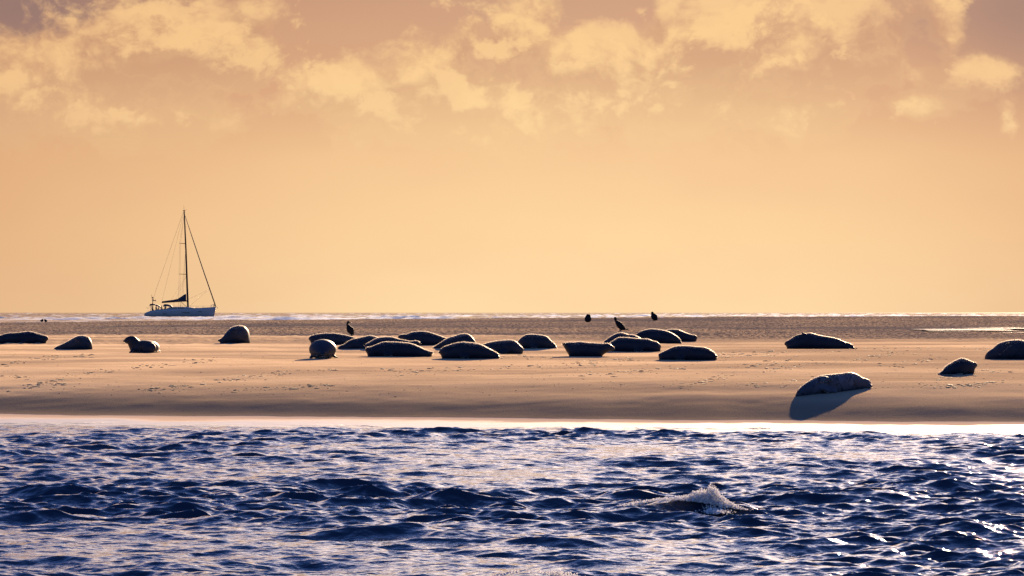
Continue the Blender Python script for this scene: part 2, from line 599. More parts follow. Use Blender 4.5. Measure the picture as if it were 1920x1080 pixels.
def build_channel():
    ys = np.concatenate([np.array([-40, -10, 5, 15, 20, 23]), np.geomspace(25, 74, 1150)])
    u = np.concatenate([np.linspace(-0.9, -0.18, 18)[:-1], np.linspace(-0.18, 0.18, 620), np.linspace(0.18, 0.9, 18)[1:]])
    Yg, U = np.meshgrid(ys, u, indexing='ij')
    Xg = U * np.maximum(Yg, 25)
    waves = wave_set(92, 0.10, 2.4, math.radians(-98), 0.5, lambda l: 0.056 * (1.0 if l < 0.5 else 0.85 if l < 0.9 else 0.7 if l < 1.5 else 0.75), 5)
    G = ground(Xg, Yg)
    depth = np.clip(-G, 0, None)
    gust = 0.75 + 0.42 * vnoise(Xg * 0.22, Yg * 0.13) + 0.22 * vnoise(Xg * 0.6 + 40, Yg * 0.35)
    amp = np.clip(gust, 0.25, 1.5) * (0.30 + 0.70 * sstep(0.0, 0.16, depth))
    amp *= sstep(22, 26, Yg)
    X2, Y2, Z = gerstner(Xg, Yg, waves, amp)
    for (cx, cy, w, d, h) in CRESTS:
        dyy = (Yg - cy + 0.25 * (Xg - cx) ** 2)
        Z += h * np.exp(-((Xg - cx) / w) ** 2) * np.exp(-np.where(dyy < 0, (dyy / (d * 0.8)) ** 2, (dyy / (d * 2.6)) ** 2))
    Z = np.where(G > 0.02, np.minimum(Z, -0.02) * 1.0, Z + 0.012)
    me = np_mesh('channel', np.stack([X2, Y2, Z], -1).reshape(-1, 3), grid_faces(len(ys), len(u)))
    at = me.attributes.new('depth', 'FLOAT', 'POINT')
    at.data.foreach_set('value', np.where(Yg > 40, -G, 1.0).astype(np.float32).ravel())
    o = link('water', me, M_WATER)
    tag(o, kind='structure')


build_channel()

SEA_Z = 0.7


def build_sea():
    ys = np.concatenate([np.geomspace(345, 3200, 760), np.geomspace(3300, 40000, 60)])
    u = np.concatenate([np.linspace(-0.7, -0.17, 18)[:-1], np.linspace(-0.17, 0.17, 600), np.linspace(0.17, 0.7, 18)[1:]])
    Yg, U = np.meshgrid(ys, u, indexing='ij')
    Xg = U * Yg
    waves = wave_set(60, 1.3, 24.0, math.radians(-80), 0.6, lambda l: 0.034 if l < 9 else 0.020, 9)
    amp = (0.8 + 0.5 * vnoise(Xg * 0.015, Yg * 0.008)) * (1 - sstep(3000, 9000, Yg) * 0.6)
    X2, Y2, Z = gerstner(Xg, Yg, waves, amp, 0.8)
    Z = Z + SEA_Z - sstep(4000, 40000, Yg) * 1.0
    me = np_mesh('open_sea', np.stack([X2, Y2, Z], -1).reshape(-1, 3), grid_faces(len(ys), len(u)))
    o = link('sea', me, M_SEA)
    tag(o, kind='structure')


build_sea()


def build_puddles():
    """thin standing water lying in the rippled flat at the right"""
    m = water_material('puddle_water', (0.03, 0.035, 0.05), 1.0, 0.14, 2.0, 6.0, 0.08, 0.03)
    for k, (px, py, wpx, dep) in enumerate([(1805, 618.8, 80, 6.0), (1850, 620.2, 60, 3.0), (1770, 620.6, 36, 2.5), (1880, 617.2, 66, 4.0), (1895, 615.0, 50, 1.6), (1912, 624.5, 45, 0.8), (330, 616.5, 120, 0.7), (235, 612.5, 90, 0.8), (90, 641.5, 0, 0)]):
        if wpx == 0:
            continue
        x, y, z = ground_hit(px, py)
        hw = wpx * y / F
        n = 90
        ang = np.linspace(0, 2 * math.pi, n, endpoint=False)
        rad = 1 + 0.30 * vnoise(np.cos(ang) * 2.5 + k * 9, np.sin(ang) * 2.5 + 5) + 0.16 * vnoise(np.cos(ang) * 9 + k * 5, np.sin(ang) * 9)
        vs = [(x, y, 0)]
        rings = [0.35, 0.7, 1.0]
        for rr in rings:
            for a, r_ in zip(ang, rad):
                vs.append((x + math.cos(a) * hw * r_ * rr, y + math.sin(a) * dep * r_ * rr, 0))
        vs = np.array(vs)
        vs[:, 2] = ground(vs[:, 0], vs[:, 1]).max() - 0.012
        me = bpy.data.meshes.new('puddle')
        fs = [(0, 1 + i, 1 + (i + 1) % n) for i in range(n)]
        for q in range(len(rings) - 1):
            a0, b0 = 1 + q * n, 1 + (q + 1) * n
            fs += [(a0 + i, b0 + i, b0 + (i + 1) % n, a0 + (i + 1) % n) for i in range(n)]
        me.from_pydata(vs.tolist(), [], fs)
        for p in me.polygons:
            p.use_smooth = True
        tag(link('puddle', me, m), kind='structure')


build_puddles()


# ------------------------------------------------------------------ lofted bodies
class Soup:
    """collects rings, tubes and lumps into one mesh"""
    def __init__(self):
        self.v = []
        self.f = []

    def rings(self, rings):
        """rings: list of (k,3) arrays; capped at both ends"""
        k = len(rings[0])
        b = len(self.v)
        for r in rings:
            self.v += [tuple(p) for p in r]
        for i in range(len(rings) - 1):
            for j in range(k):
                a, c = b + i * k + j, b + i * k + (j + 1) % k
                self.f.append((a, c, c + k, a + k))
        for i, flip in ((0, False), (len(rings) - 1, True)):
            self.v.append(tuple(np.mean(rings[i], 0)))
            cc = len(self.v) - 1
            for j in range(k):
                a, c = b + i * k + j, b + i * k + (j + 1) % k
                self.f.append((c, a, cc) if not flip else (a, c, cc))

    def tube(self, pts, radii, k=10, flat=1.0, up=(0, 0, 1)):
        """pts 3-D path, radii (sideways); thickness = radius*flat along up-ish"""
        pts = [Vector(p) for p in pts]
        rs = []
        n = len(pts)
        for i, p in enumerate(pts):
            d = (pts[min(i + 1, n - 1)] - pts[max(i - 1, 0)]).normalized()
            upv = Vector(up)
            if abs(d.dot(upv)) > 0.97:
                upv = Vector((0, 1, 0))
            s = d.cross(upv).normalized()
            t = s.cross(d).normalized()
            r = radii[i] if hasattr(radii, '__len__') else radii
            fl = flat[i] if hasattr(flat, '__len__') else flat
            ring = []
            for j in range(k):
                a = 2 * math.pi * j / k
                ring.append(p + s * (math.cos(a) * r) + t * (math.sin(a) * r * fl))
            rs.append(np.array(ring))
        self.rings(rs)

    def smooth_tube(self, pts, radii, k=14, flat=1.0, n=26, up=(0, 0, 1)):
        P = np.array(pts, float)
        R = np.array(radii, float)
        L = np.concatenate([[0], np.cumsum(np.linalg.norm(np.diff(P, axis=0), axis=1))])
        q = np.linspace(0, L[-1], n)
        Ps = np.stack([np.interp(q, L, P[:, i]) for i in range(3)], -1)
        Rs = np.interp(q, L, R)
        Ps, Rs = soft(Ps, 1.4), soft(Rs[:, None], 1.2)[:, 0]
        # round off both ends
        ends_a = [Ps[0] - (Ps[1] - Ps[0]) / np.linalg.norm(Ps[1] - Ps[0]) * Rs[0] * 0.7 * c for c in (1.0, 0.55)]
        ends_b = [Ps[-1] + (Ps[-1] - Ps[-2]) / np.linalg.norm(Ps[-1] - Ps[-2]) * Rs[-1] * 0.7 * c for c in (0.55, 1.0)]
        pts2 = [*ends_a, *Ps, *ends_b]
        rad2 = [Rs[0] * 0.25, Rs[0] * 0.8, *Rs, Rs[-1] * 0.8, Rs[-1] * 0.25]
        self.tube(pts2, rad2, k, flat, up)

    def box(self, c, s):
        x, y, z = c
        a, b_, h = s[0] / 2, s[1] / 2, s[2] / 2
        b = len(self.v)
        self.v += [(x + i * a, y + j * b_, z + k * h) for k in (-1, 1) for j in (-1, 1) for i in (-1, 1)]
        for q in ((0, 2, 3, 1), (4, 5, 7, 6), (0, 1, 5, 4), (2, 6, 7, 3), (0, 4, 6, 2), (1, 3, 7, 5)):
            self.f.append(tuple(b + i for i in q))

    def mesh(self, name, smooth=True):
        me = bpy.data.meshes.new(name)
        me.from_pydata(self.v, [], self.f)
        if smooth:
            for p in me.polygons:
                p.use_smooth = True
        me.update()
        return me


def soft(a, sig):
    a = np.asarray(a, float)
    r = int(3 * sig) + 1
    k = np.exp(-0.5 * (np.arange(-r, r + 1) / sig) ** 2)
    k /= k.sum()
    out = np.empty_like(a)
    for c in range(a.shape[1]):
        # odd reflection keeps the end points where they are
        col = a[:, c]
        left = 2 * col[0] - col[1:r + 1][::-1]
        right = 2 * col[-1] - col[-r - 1:-1][::-1]
        out[:, c] = np.convolve(np.concatenate([left, col, right]), k, mode='valid')
    return out


def remesh(o, voxel):
    md = o.modifiers.new('skin', 'REMESH')
    md.mode = 'VOXEL'
    md.voxel_size = voxel
    md.use_smooth_shade = True
    sm = o.modifiers.new('soften', 'SMOOTH')
    sm.factor = 0.5
    sm.iterations = 8


def fur_on(o, soup, n, length, tail_dir):
    """short guard hairs standing on the upper body, as one child"""
    V = np.array(soup.v)
    quads = np.array([f for f in soup.f if len(f) == 4])
    A, B, C, D = (V[quads[:, i]] for i in range(4))
    nrm = np.cross(C - A, D - B)
    area = np.linalg.norm(nrm, axis=1) + 1e-9
    nrm = nrm / area[:, None]
    wt = area * (np.clip(nrm[:, 2] - 0.50, 0, 1) ** 0.5 + 1e-6)
    pick = rng.choice(len(quads), n, p=wt / wt.sum())
    s, t_ = rng.random(n)[:, None], rng.random(n)[:, None]
    P = (A[pick] * (1 - s) + B[pick] * s) * (1 - t_) + (D[pick] * (1 - s) + C[pick] * s) * t_
    N = nrm[pick]
    d = N * 0.9 + np.array(tail_dir) * 0.7 + rng.normal(0, 0.3, (n, 3))
    d /= np.linalg.norm(d, axis=1)[:, None]
    side = np.cross(d, rng.normal(0, 1, (n, 3)))
    side /= np.linalg.norm(side, axis=1)[:, None] + 1e-9
    L = length * rng.uniform(0.6, 1.3, (n, 1))
    P = P - N * 0.008
    v = np.stack([P - side * 0.004, P + side * 0.004, P + d * (L + 0.006)], 1).reshape(-1, 3)
    f = np.arange(n * 3).reshape(-1, 3)
    me = np_mesh('fur', v, f, smooth=False)
    h = link('fur', me, M_FUZZ, o)
    tag(h, kind='stuff')


SEAL_GROUP = 'seals resting on the sandbank'


def make_seal(top, bot, cx, base, label, mat=None, head='L', shear=0.0, wk=1.15, flip=True, hairs=2400, face=False,
              lift=0.07, fl_pos=0.33, push=0.22, extra=None, voxel=0.021, tailed=True):
    """body turned into a solid from its long profile: a spine with a fat round section at each station"""
    x0, y0, z0 = ground_hit(cx, base)
    y0 += push
    top = np.array(top, float)
    bot = np.array(bot, float)
    a, b = top[0, 0], top[-1, 0]
    tt = 0.5 - 0.5 * np.cos(np.linspace(0.0, math.pi, 44))
    px = a + (b - a) * tt
    ty = np.interp(px, top[:, 0], top[:, 1])
    by = np.interp(px, bot[:, 0], bot[:, 1])
    ty, by = soft(np.stack([ty, by], -1), 0.8).T
    Xm = (px - cx) * y0 / F
    Yc = y0 + shear * Xm
    Xw = (px - 960) * Yc / F
    zt = H - (ty - HOR) * Yc / F
    zb = H - (by - HOR) * Yc / F
    g = ground(Xw, Yc)
    zb = np.where(zb - g < lift, g - 0.03, zb)
    zt = np.maximum(zt, zb + 0.03)
    hz = (zt - zb) / 2
    zc = (zt + zb) / 2
    w = wk * soft(np.clip(hz, 0.02, None)[:, None], 2.0)[:, 0]
    w *= np.clip(np.sqrt(np.clip(np.minimum(tt, 1 - tt), 0, 1) / 0.045), 0.42, 1.0)
    org = Vector((x0, y0, g1(x0, y0)))
    tx = np.gradient(Yc) / np.maximum(np.gradient(Xw), 1e-6)      # spine direction seen from above
    sp = Soup()
    K = 20
    rings = []
    for i in range(len(px)):
        th = np.arange(K) * 2 * math.pi / K
        c_, s_ = np.cos(th), np.sin(th)
        zz = np.where(s_ < 0, -np.abs(s_) ** 0.75, s_) * hz[i]
        yy = c_ * w[i]
        ring = np.stack([np.full(K, Xw[i]), Yc[i] + yy, zc[i] + zz], -1) - np.array(org)
        rings.append(ring)
    sp.rings(rings)
    hl = head == 'L'
    sgn = -1 if hl else 1
    # fore flipper lying against the near side
    n = len(px)
    if flip:
        i = int(np.interp(fl_pos if hl else 1 - fl_pos, tt, np.arange(n)))
        px_, py_, pz_ = Xw[i] - org.x, Yc[i] - org.y, zc[i] - org.z
        gz = g[i] - org.z
        p0 = (px_, py_ - w[i] * 0.75, gz + hz[i] * 0.65)
        p1 = (px_ - sgn * 0.09, py_ - w[i] * 1.02, gz + hz[i] * 0.30)
        p2 = (px_ - sgn * 0.21, py_ - w[i] * 1.10, gz + 0.045)
        sp.smooth_tube([p0, p1, p2], [0.055, 0.065, 0.045], 10, 0.5, 10, up=(0, -1, 0.3))
        sp.smooth_tube([(px_, py_ + w[i] * 0.75, p0[2]), (px_ - sgn * 0.09, py_ + w[i] * 1.02, p1[2]), (px_ - sgn * 0.21, py_ + w[i] * 1.10, 0.045 + gz)],
                       [0.055, 0.065, 0.045], 10, 0.5, 10, up=(0, 1, 0.3))
    if tailed:
        # two hind flippers fanning from the tail end
        i = n - 7 if hl else 6
        j = n - 1 if hl else 0
        for sd in (-1, 1):
            p0 = (Xw[i] - org.x, Yc[i] - org.y + sd * 0.03, zc[i] - org.z)
            p1 = (Xw[j] - org.x + sgn * 0.03, Yc[j] - org.y + sd * 0.13, zc[j] - org.z)
            sp.smooth_tube([p0, p1], [0.05, 0.055], 8, 0.6, 8)
    if extra:
        extra(sp, org, y0)
    o = link('seal', sp.mesh('seal'), mat or M_FUR)
    o.location = org
    remesh(o, voxel)
    tag(o, label, 'seal', SEAL_GROUP)
    td = np.array([-sgn, -sgn * shear, 0.1])
    fur_on(o, sp, hairs, 0.020, td / np.linalg.norm(td))
    if face:
        i = 0 if hl else n - 1
        j = 5 if hl else n - 6
        add_face(o, (Xw[i] - org.x - sgn * 0.015, Yc[i] - org.y, zc[i] - org.z),
                 [(Xw[j] - org.x, Yc[j] - org.y + sd * w[j] * 0.82, zc[j] - org.z + hz[j] * 0.55) for sd in (-1, 1)])
    return o


def blob_mesh(name, r, sx=1, sy=1, sz=1, seg=10):
    bm = bmesh.new()
    bmesh.ops.create_uvsphere(bm, u_segments=seg, v_segments=max(6, seg // 2 + 1), radius=r)
    bmesh.ops.scale(bm, vec=(sx, sy, sz), verts=bm.verts)
    me = bpy.data.meshes.new(name)
    bm.to_mesh(me)
    bm.free()
    for p in me.polygons:
        p.use_smooth = True
    return me


def add_face(o, nose, eyes):
    n_ = link('nose', blob_mesh('nose', 0.026, 1, 1.1, 0.8), M_SKIN_DARK, o)
    n_.location = nose
    for e in eyes:
        q = link('eye', blob_mesh('eye', 0.021), M_SKIN_DARK, o)
        q.location = e


# -- seals drawn from left to right
make_seal([(-34, 640), (-20, 635), (0, 629), (12, 624.5), (30, 623.5), (47, 621.8), (55, 620.3), (65, 623), (78, 627), (88, 630), (91.5, 634)],
          [(-34, 642), (-20, 642.5), (84, 642), (87, 640), (89, 638), (91.5, 636)], 40, 642.5,
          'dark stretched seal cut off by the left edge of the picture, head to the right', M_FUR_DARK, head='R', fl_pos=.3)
make_seal([(103, 651), (112, 647), (125, 641), (135, 635), (145, 630), (152, 628.5), (160, 629), (167, 632), (170.5, 637), (172.8, 644), (173.5, 651)],
          [(103, 653), (115, 654), (140, 655.5), (165, 654), (173.5, 653)], 140, 655,
          'small humped seal with a low tail, between the left-edge seal and the upright one',
          M_FUR, head='R', shear=-0.7, wk=1.2, flip=False,
          extra=lambda sp, o, y: sp.smooth_tube([(0.05, -0.28, 0.27), (0.15, -0.36, 0.28), (0.30, -0.36, 0.20), (0.34, -0.33, 0.08)], [0.05, 0.06, 0.055, 0.04], 10, 0.5, 12, up=(0, -1, 0)))


def upright_seal():
    """head and chest lifted, body running away from the viewer"""
    cx, base = 262, 662
    x0, y0, z0 = ground_hit(cx, base)
    y0 += 0.2
    s = F / y0
    org = Vector((x0, y0, g1(x0, y0)))
    q = lambda px, py, dy: ((px - cx) / s, dy, (base - py) / s)
    sp = Soup()
    sp.smooth_tube([q(257, 650, 0), q(262, 650, 0.10), q(272, 650.2, 0.22), q(281, 651, 0.40), q(283.5, 653, 0.85), q(284, 658, 1.25)],
                   [0.165, 0.178, 0.176, 0.168, 0.125, 0.05], 18, 0.95, 30, up=(0, 0, 1))
    sp.smooth_tube([q(262, 655, .02), q(272, 654.5, .1), q(283, 652.5, 0.18)], [0.12, 0.14, 0.135], 16, 1.0, 16, up=(0, 0, 1))
    # neck and head
    sp.smooth_tube([q(255, 653, 0.0), q(250, 644, -0.03), q(245, 637.5, -0.06), q(242.5, 636.2, -0.07)], [0.18, 0.16, 0.135, 0.10], 16, 1.0, 18, up=(0, 1, 0))
    sp.smooth_tube([q(243, 637.5, -0.07), q(239, 638.2, -0.08), q(235, 639.8, -0.09)], [0.10, 0.09, 0.066], 14, 0.95, 12, up=(0, 1, 0))
    for sd in (-1, 1):
        sp.smooth_tube([q(250, 655, 0.10 * sd - .02), q(247, 659, 0.18 * sd - .05), q(244, 661, 0.24 * sd - .05)], [0.05, 0.05, 0.035], 8, 0.6, 8)
        sp.smooth_tube([q(284, 658, 1.2), q(285 + 2 * sd, 660, 1.45)], [0.05, 0.05], 8, 0.5, 6)
    o = link('seal', sp.mesh('seal'), M_FUR_DARK)
    o.location = org
    remesh(o, 0.018)
    tag(o, 'dark seal with its head and chest raised, looking left on the open sand', 'seal', SEAL_GROUP)
    fur_on(o, sp, 1800, 0.022, (0.6, 0.6, 0.1))
    add_face(o, q(231.6, 639.9, -0.09), [q(239, 635.8, -0.07 - 0.055), q(239, 635.8, -0.07 + 0.035)])


upright_seal()

make_seal([(407, 638), (415, 634), (420, 629), (424, 623), (430, 616), (438, 611.5), (448, 609.5), (458, 611), (463, 615), (466.5, 621), (468.6, 630), (469, 640)],
          [(407, 640), (415, 641), (420, 643), (430, 643.5), (460, 643), (466, 642)], 442, 643.5,
          'big round-backed seal lying alone below the yacht, narrow end pointing left', M_FUR, head='L', shear=0.9, wk=1.15, lift=.05, tailed=False, flip=False,
          extra=lambda sp, o, y: sp.smooth_tube([(0.0, -0.30, 0.40), (-0.12, -0.36, 0.36), (-0.24, -0.34, 0.24)], [0.05, 0.055, 0.04], 10, 0.4, 12, up=(0, -1, 0)))

make_seal([(578, 633), (583, 629), (595, 626), (612, 624), (617, 624.6), (625, 624), (645, 627), (660, 631), (673, 635)],
          [(578, 636), (584, 643), (600, 645.5), (620, 646.5), (640, 646.5), (660, 645), (673, 639)], 625, 646.5,
          'long dark seal behind the round end-on one, back sloping down under a bird', M_FUR, head='L', fl_pos=.28)


def end_on_seal():
    """lies with its head towards the viewer, seen as a ball"""
    cx, base = 603, 673
    x0, y0, z0 = ground_hit(cx, base)
    y0 += 0.3
    s = F / y0
    org = Vector((x0, y0, g1(x0, y0)))
    q = lambda px, py, dy: ((px - cx) / s, dy, (base - py) / s)
    sp = Soup()
    sp.smooth_tube([q(604, 663.5, -0.22), q(603.5, 661.0, -0.12), q(603, 658, 0.02), q(602.5, 655.6, 0.2), q(603, 655.6, 0.5), q(606, 659, 0.9), q(610, 664, 1.25), q(613, 668, 1.5)],
                   [0.10, 0.17, 0.26, 0.325, 0.32, 0.24, 0.14, 0.06], 22, 0.74, 34, up=(0, 0, 1))
    sp.smooth_tube([q(604.5, 664, -0.2), q(604.8, 665.2, -0.29)], [0.07, 0.05], 12, 0.9, 8)
    sp.smooth_tube([q(586, 667, 0.2), q(582, 670, 0.1), q(580, 671.5, 0.0)], [0.06, 0.05, 0.03], 10, 0.6, 10)
    sp.smooth_tube([q(620, 667, 0.25), q(627, 670, 0.2), q(632.5, 671.2, 0.15)], [0.06, 0.05, 0.03], 10, 0.5, 10)
    for sd in (-1, 1):
        sp.smooth_tube([q(613, 667, 1.45), q(613 + 5 * sd, 669, 1.7)], [0.05, 0.05], 8, 0.5, 6)
    o = link('seal', sp.mesh('seal'), M_FUR)
    o.location = org
    remesh(o, 0.02)
    tag(o, 'round seal lying end-on with its dark face towards the water', 'seal', SEAL_GROUP)
    fur_on(o, sp, 2600, 0.024, (0, 0.8, 0.2))
    add_face(o, q(604.8, 665, -0.355), [q(600, 661.5, -0.30), q(609, 661.5, -0.30)])


end_on_seal()

make_seal([(633, 650), (640, 647), (646, 645), (651, 640.5), (660, 635.8), (672, 633.5), (685, 630.5), (692, 628), (700, 629.5), (712, 634), (722, 639)],
          [(633, 652), (640, 653.5), (700, 654), (715, 652), (722, 647)], 675, 654,
          'lumpy seal with a low flat head on the left, half hidden by its neighbour', M_FUR, head='L', fl_pos=.45)
make_seal([(684, 646), (690, 643), (696, 639.5), (703, 635), (712, 632.2), (725, 631), (738, 632), (750, 636), (762, 637.8), (770, 640), (775, 639), (781, 638), (787, 640.5), (789.5, 645)],
          [(684, 648), (690, 653), (740, 656), (770, 655), (785, 650), (789.5, 648)], 735, 656,
          'grey seal lying directly behind the long front seal, small round head at its right', M_FUR, head='R', flip=False)
make_seal([(684, 655), (686.5, 652), (690, 650), (697, 649.5), (705, 646), (715, 641.8), (722, 640.2), (745, 641), (765, 642.5), (775, 644.5), (785, 649), (795, 654), (805, 658), (812, 659.5)],
          [(684, 657.5), (688, 662), (692, 668), (700, 668.5), (750, 668), (795, 666), (806, 664.5), (812, 662.5)], 745, 668.5,
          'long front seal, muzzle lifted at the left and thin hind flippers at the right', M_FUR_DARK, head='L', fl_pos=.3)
make_seal([(745, 632), (748, 628), (757, 626), (763, 626.8), (770, 622.5), (785, 620.5), (800, 621), (812, 624.5), (825, 629), (838, 634), (846, 638)],
          [(745, 633), (750, 636), (764, 642), (790, 647.5), (825, 647.5), (846, 643)], 795, 647.5,
          'broad dark seal at the back of the left cluster, notch between head and high back', M_FUR_DARK, head='L', lift=.10)
make_seal([(811, 651), (822, 645), (832, 638), (842, 632.5), (855, 629), (862, 626), (872, 625), (880, 626.5), (886, 632), (890, 637), (893, 643)],
          [(811, 652.5), (825, 653), (850, 654), (880, 653), (893, 650)], 852, 653.5,
          'seal rising to a folded hump on its right, lying just behind the smooth arched one', M_FUR, head='R', shear=-0.5, flip=False)
make_seal([(821.5, 660), (825, 656), (831, 650), (840, 647), (850, 644), (860, 641.5), (870, 640.5), (882, 642), (898, 644), (910, 649), (920, 654.5), (930, 660), (937, 664.5)],
          [(821.5, 662), (828, 666), (838, 672), (860, 673), (895, 672), (930, 670), (937, 668)], 872, 673,
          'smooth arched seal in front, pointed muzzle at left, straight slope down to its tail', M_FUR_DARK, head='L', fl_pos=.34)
make_seal([(900, 648), (908, 644.5), (916, 642), (930, 639), (945, 637.4), (962, 637), (970, 641), (975, 647), (980, 651.5), (982.5, 655)],
          [(900, 655), (915, 661), (935, 664), (960, 663.5), (974, 662), (982.5, 657)], 945, 664,
          'blunt seal lying right of the smooth arched one, head low at its right', M_FUR, head='R')
make_seal([(970, 640), (974, 636), (978, 632), (985, 627.5), (995, 626), (1010, 627), (1022, 629), (1030, 633), (1033, 639), (1037, 641), (1041, 645), (1044, 649)],
          [(970, 643), (975, 648), (982, 653.5), (1000, 653.5), (1035, 652), (1044, 651)], 1005, 653.5,
          'plump high-backed seal alone behind, small flipper jutting from its right end', M_FUR, head='L')
make_seal([(1055, 643.5), (1060, 642.3), (1069, 640.6), (1072, 641.8), (1080, 641), (1090, 639.8), (1097, 641.5), (1110, 642.5), (1130, 643.7), (1142, 643), (1147, 647), (1152, 651), (1155, 654)],
          [(1055, 646), (1062, 659), (1068, 667), (1075, 668.5), (1120, 668.5), (1128, 667), (1142, 658.5), (1150, 657), (1155, 656)], 1098, 668.5,
          'boat-shaped seal curled up at both ends, flat back, left of the right-hand cluster', M_FUR_DARK, head='R', flip=False, lift=.04)
make_seal([(1130.5, 641), (1138, 636), (1145, 630.5), (1155, 625), (1163, 623), (1172, 624.5), (1180, 627.5), (1186, 626.8), (1192, 628.5), (1200, 633), (1206, 638)],
          [(1130.5, 644), (1140, 650), (1170, 652), (1195, 650), (1206, 645)], 1165, 652,
          'rounded seal showing only its back behind the long seal of the right-hand cluster', M_FUR, head='L', flip=False)
make_seal([(1139, 648), (1144, 642), (1150, 638), (1160, 632.2), (1175, 632.2), (1190, 634), (1205, 635), (1215, 634.6), (1225, 639), (1232, 640.2), (1238, 645), (1240, 648)],
          [(1139, 655), (1145, 659), (1180, 659.5), (1215, 658.5), (1232, 656.5), (1238, 654), (1240, 651)], 1190, 659.5,
          'long level-backed seal in the right-hand cluster, head at right below the paired seals', M_FUR_DARK, head='R')
make_seal([(1191, 628), (1200, 621), (1210, 618), (1222, 615.8), (1228, 616.6), (1235, 617), (1250, 620), (1260, 624), (1268, 629), (1274, 634), (1278, 640)],
          [(1191, 636), (1200, 640), (1240, 643.5), (1268, 643), (1278, 642)], 1237, 643.5,
          'left of the paired seals lying furthest back at right, smooth high dome of a back', M_FUR_DARK, head='L', flip=False)
make_seal([(1243, 622), (1250, 618.5), (1260, 616.8), (1272, 617.3), (1278, 620), (1285, 623), (1297, 627.3), (1304, 628), (1308, 632)],
          [(1243, 638), (1255, 641), (1296, 641.5), (1300, 641), (1306, 637), (1308, 634)], 1278, 641.5,
          'right of the paired seals lying furthest back, blunt head lifted to the right', M_FUR_DARK, head='R', push=.55, flip=False, tailed=False, lift=.05)
make_seal([(1233.5, 664), (1238, 661.5), (1250, 656), (1262, 650), (1272, 648), (1290, 647.8), (1310, 650), (1322, 650.5), (1330, 654), (1336, 658), (1342, 662), (1344.5, 667)],
          [(1233.5, 666.5), (1236, 670), (1242, 675), (1280, 675.5), (1325, 673.5), (1343, 671), (1344.5, 669)], 1290, 675.5,
          'dark seal lying alone in front of the right-hand cluster, flippers turned up at right', M_FUR_DARK, head='L', fl_pos=.3)


def raised_flipper(pts):
    def fn(sp, org, y0):
        Q = [((px - 960) * y0 / F - org.x, dy, H - (py - HOR) * y0 / F - org.z) for px, py, dy in pts]
        sp.smooth_tube(Q, [0.055, 0.05, 0.03], 10, 0.55, 10, up=(0, -1, 0))
    return fn


make_seal([(1470, 644), (1473, 640), (1482, 636), (1490, 629), (1502, 626), (1512, 624.2), (1520, 623), (1528, 626), (1540, 629), (1560, 632), (1574, 635.5), (1582, 640.5), (1590, 642.3), (1598, 645.5), (1602, 649)],
          [(1470, 646), (1476, 650), (1481, 654.5), (1520, 654.5), (1560, 652.5), (1595, 651.5), (1602, 651)], 1525, 654.5,
          'large seal with one flipper raised over its back, alone behind the spotted one', M_FUR_DARK, head='L', flip=False,
          extra=raised_flipper([(1512, 632, -0.22), (1507, 626, -0.16), (1503, 622.6, -0.10)]))

make_seal([(1492, 737), (1498, 729), (1505, 722), (1515, 715), (1525, 709), (1540, 703.3), (1560, 700.8), (1578, 699.6), (1585, 698), (1592, 697), (1600, 698), (1610, 702.2), (1616, 708), (1624, 709), (1631, 712.5), (1634.5, 718)],
          [(1492, 740), (1497, 743.5), (1530, 742), (1560, 738), (1600, 733), (1615, 730), (1628, 725), (1634.5, 722)], 1560, 738,
          'large pale spotted seal nearest the water, lying on the slope above its long blue shadow', M_FUR_PALE, head='L', shear=0.85, wk=1.0,
          hairs=1600, lift=.12, push=.30, flip=False, face=True, voxel=0.02,
          extra=lambda sp, org, y0: (sp.smooth_tube([(-0.30, -0.41, 0.22), (-0.15, -0.33, 0.26), (0.0, -0.20, 0.25)], [0.05, 0.065, 0.04], 10, 0.4, 12, up=(0, -1, 0.5)),
                                     sp.smooth_tube([(-0.20, -0.36, 0.10), (-0.05, -0.27, 0.04), (0.10, -0.15, 0.02)], [0.05, 0.06, 0.04], 10, 0.45, 12, up=(0, -1, 0.5))))
make_seal([(1758.5, 703), (1761, 698.5), (1767, 695), (1772, 687.5), (1780, 682), (1790, 676.5), (1802, 671), (1810, 672), (1820, 676.3), (1826, 679.6), (1830, 679), (1833.5, 683)],
          [(1758.5, 704.5), (1770, 704.5), (1790, 702.5), (1810, 700), (1824, 696.5), (1828, 691), (1833.5, 686)], 1792, 702.5,
          'small dark seal on the slope at right, head lifted to the right', M_FUR_DARK, head='R', shear=0.5, wk=1.0)
make_seal([(1846, 668), (1850, 661.5), (1854, 657), (1861, 654), (1866, 648), (1875, 642), (1888, 638.5), (1900, 637), (1912, 636.4), (1924, 639.5), (1938, 648), (1950, 661)],
          [(1846, 670), (1860, 671.5), (1900, 673.5), (1940, 672.5), (1950, 671)], 1898, 673.5,
          'big round-backed seal cut off by the right edge of the picture', M_FUR, head='L', shear=-0.4, flip=False,
          extra=lambda sp, o, y: sp.smooth_tube([(-0.05, -0.34, 0.36), (-0.20, -0.42, 0.30), (-0.32, -0.40, 0.14)], [0.05, 0.055, 0.04], 10, 0.5, 12, up=(0, -1, 0)))


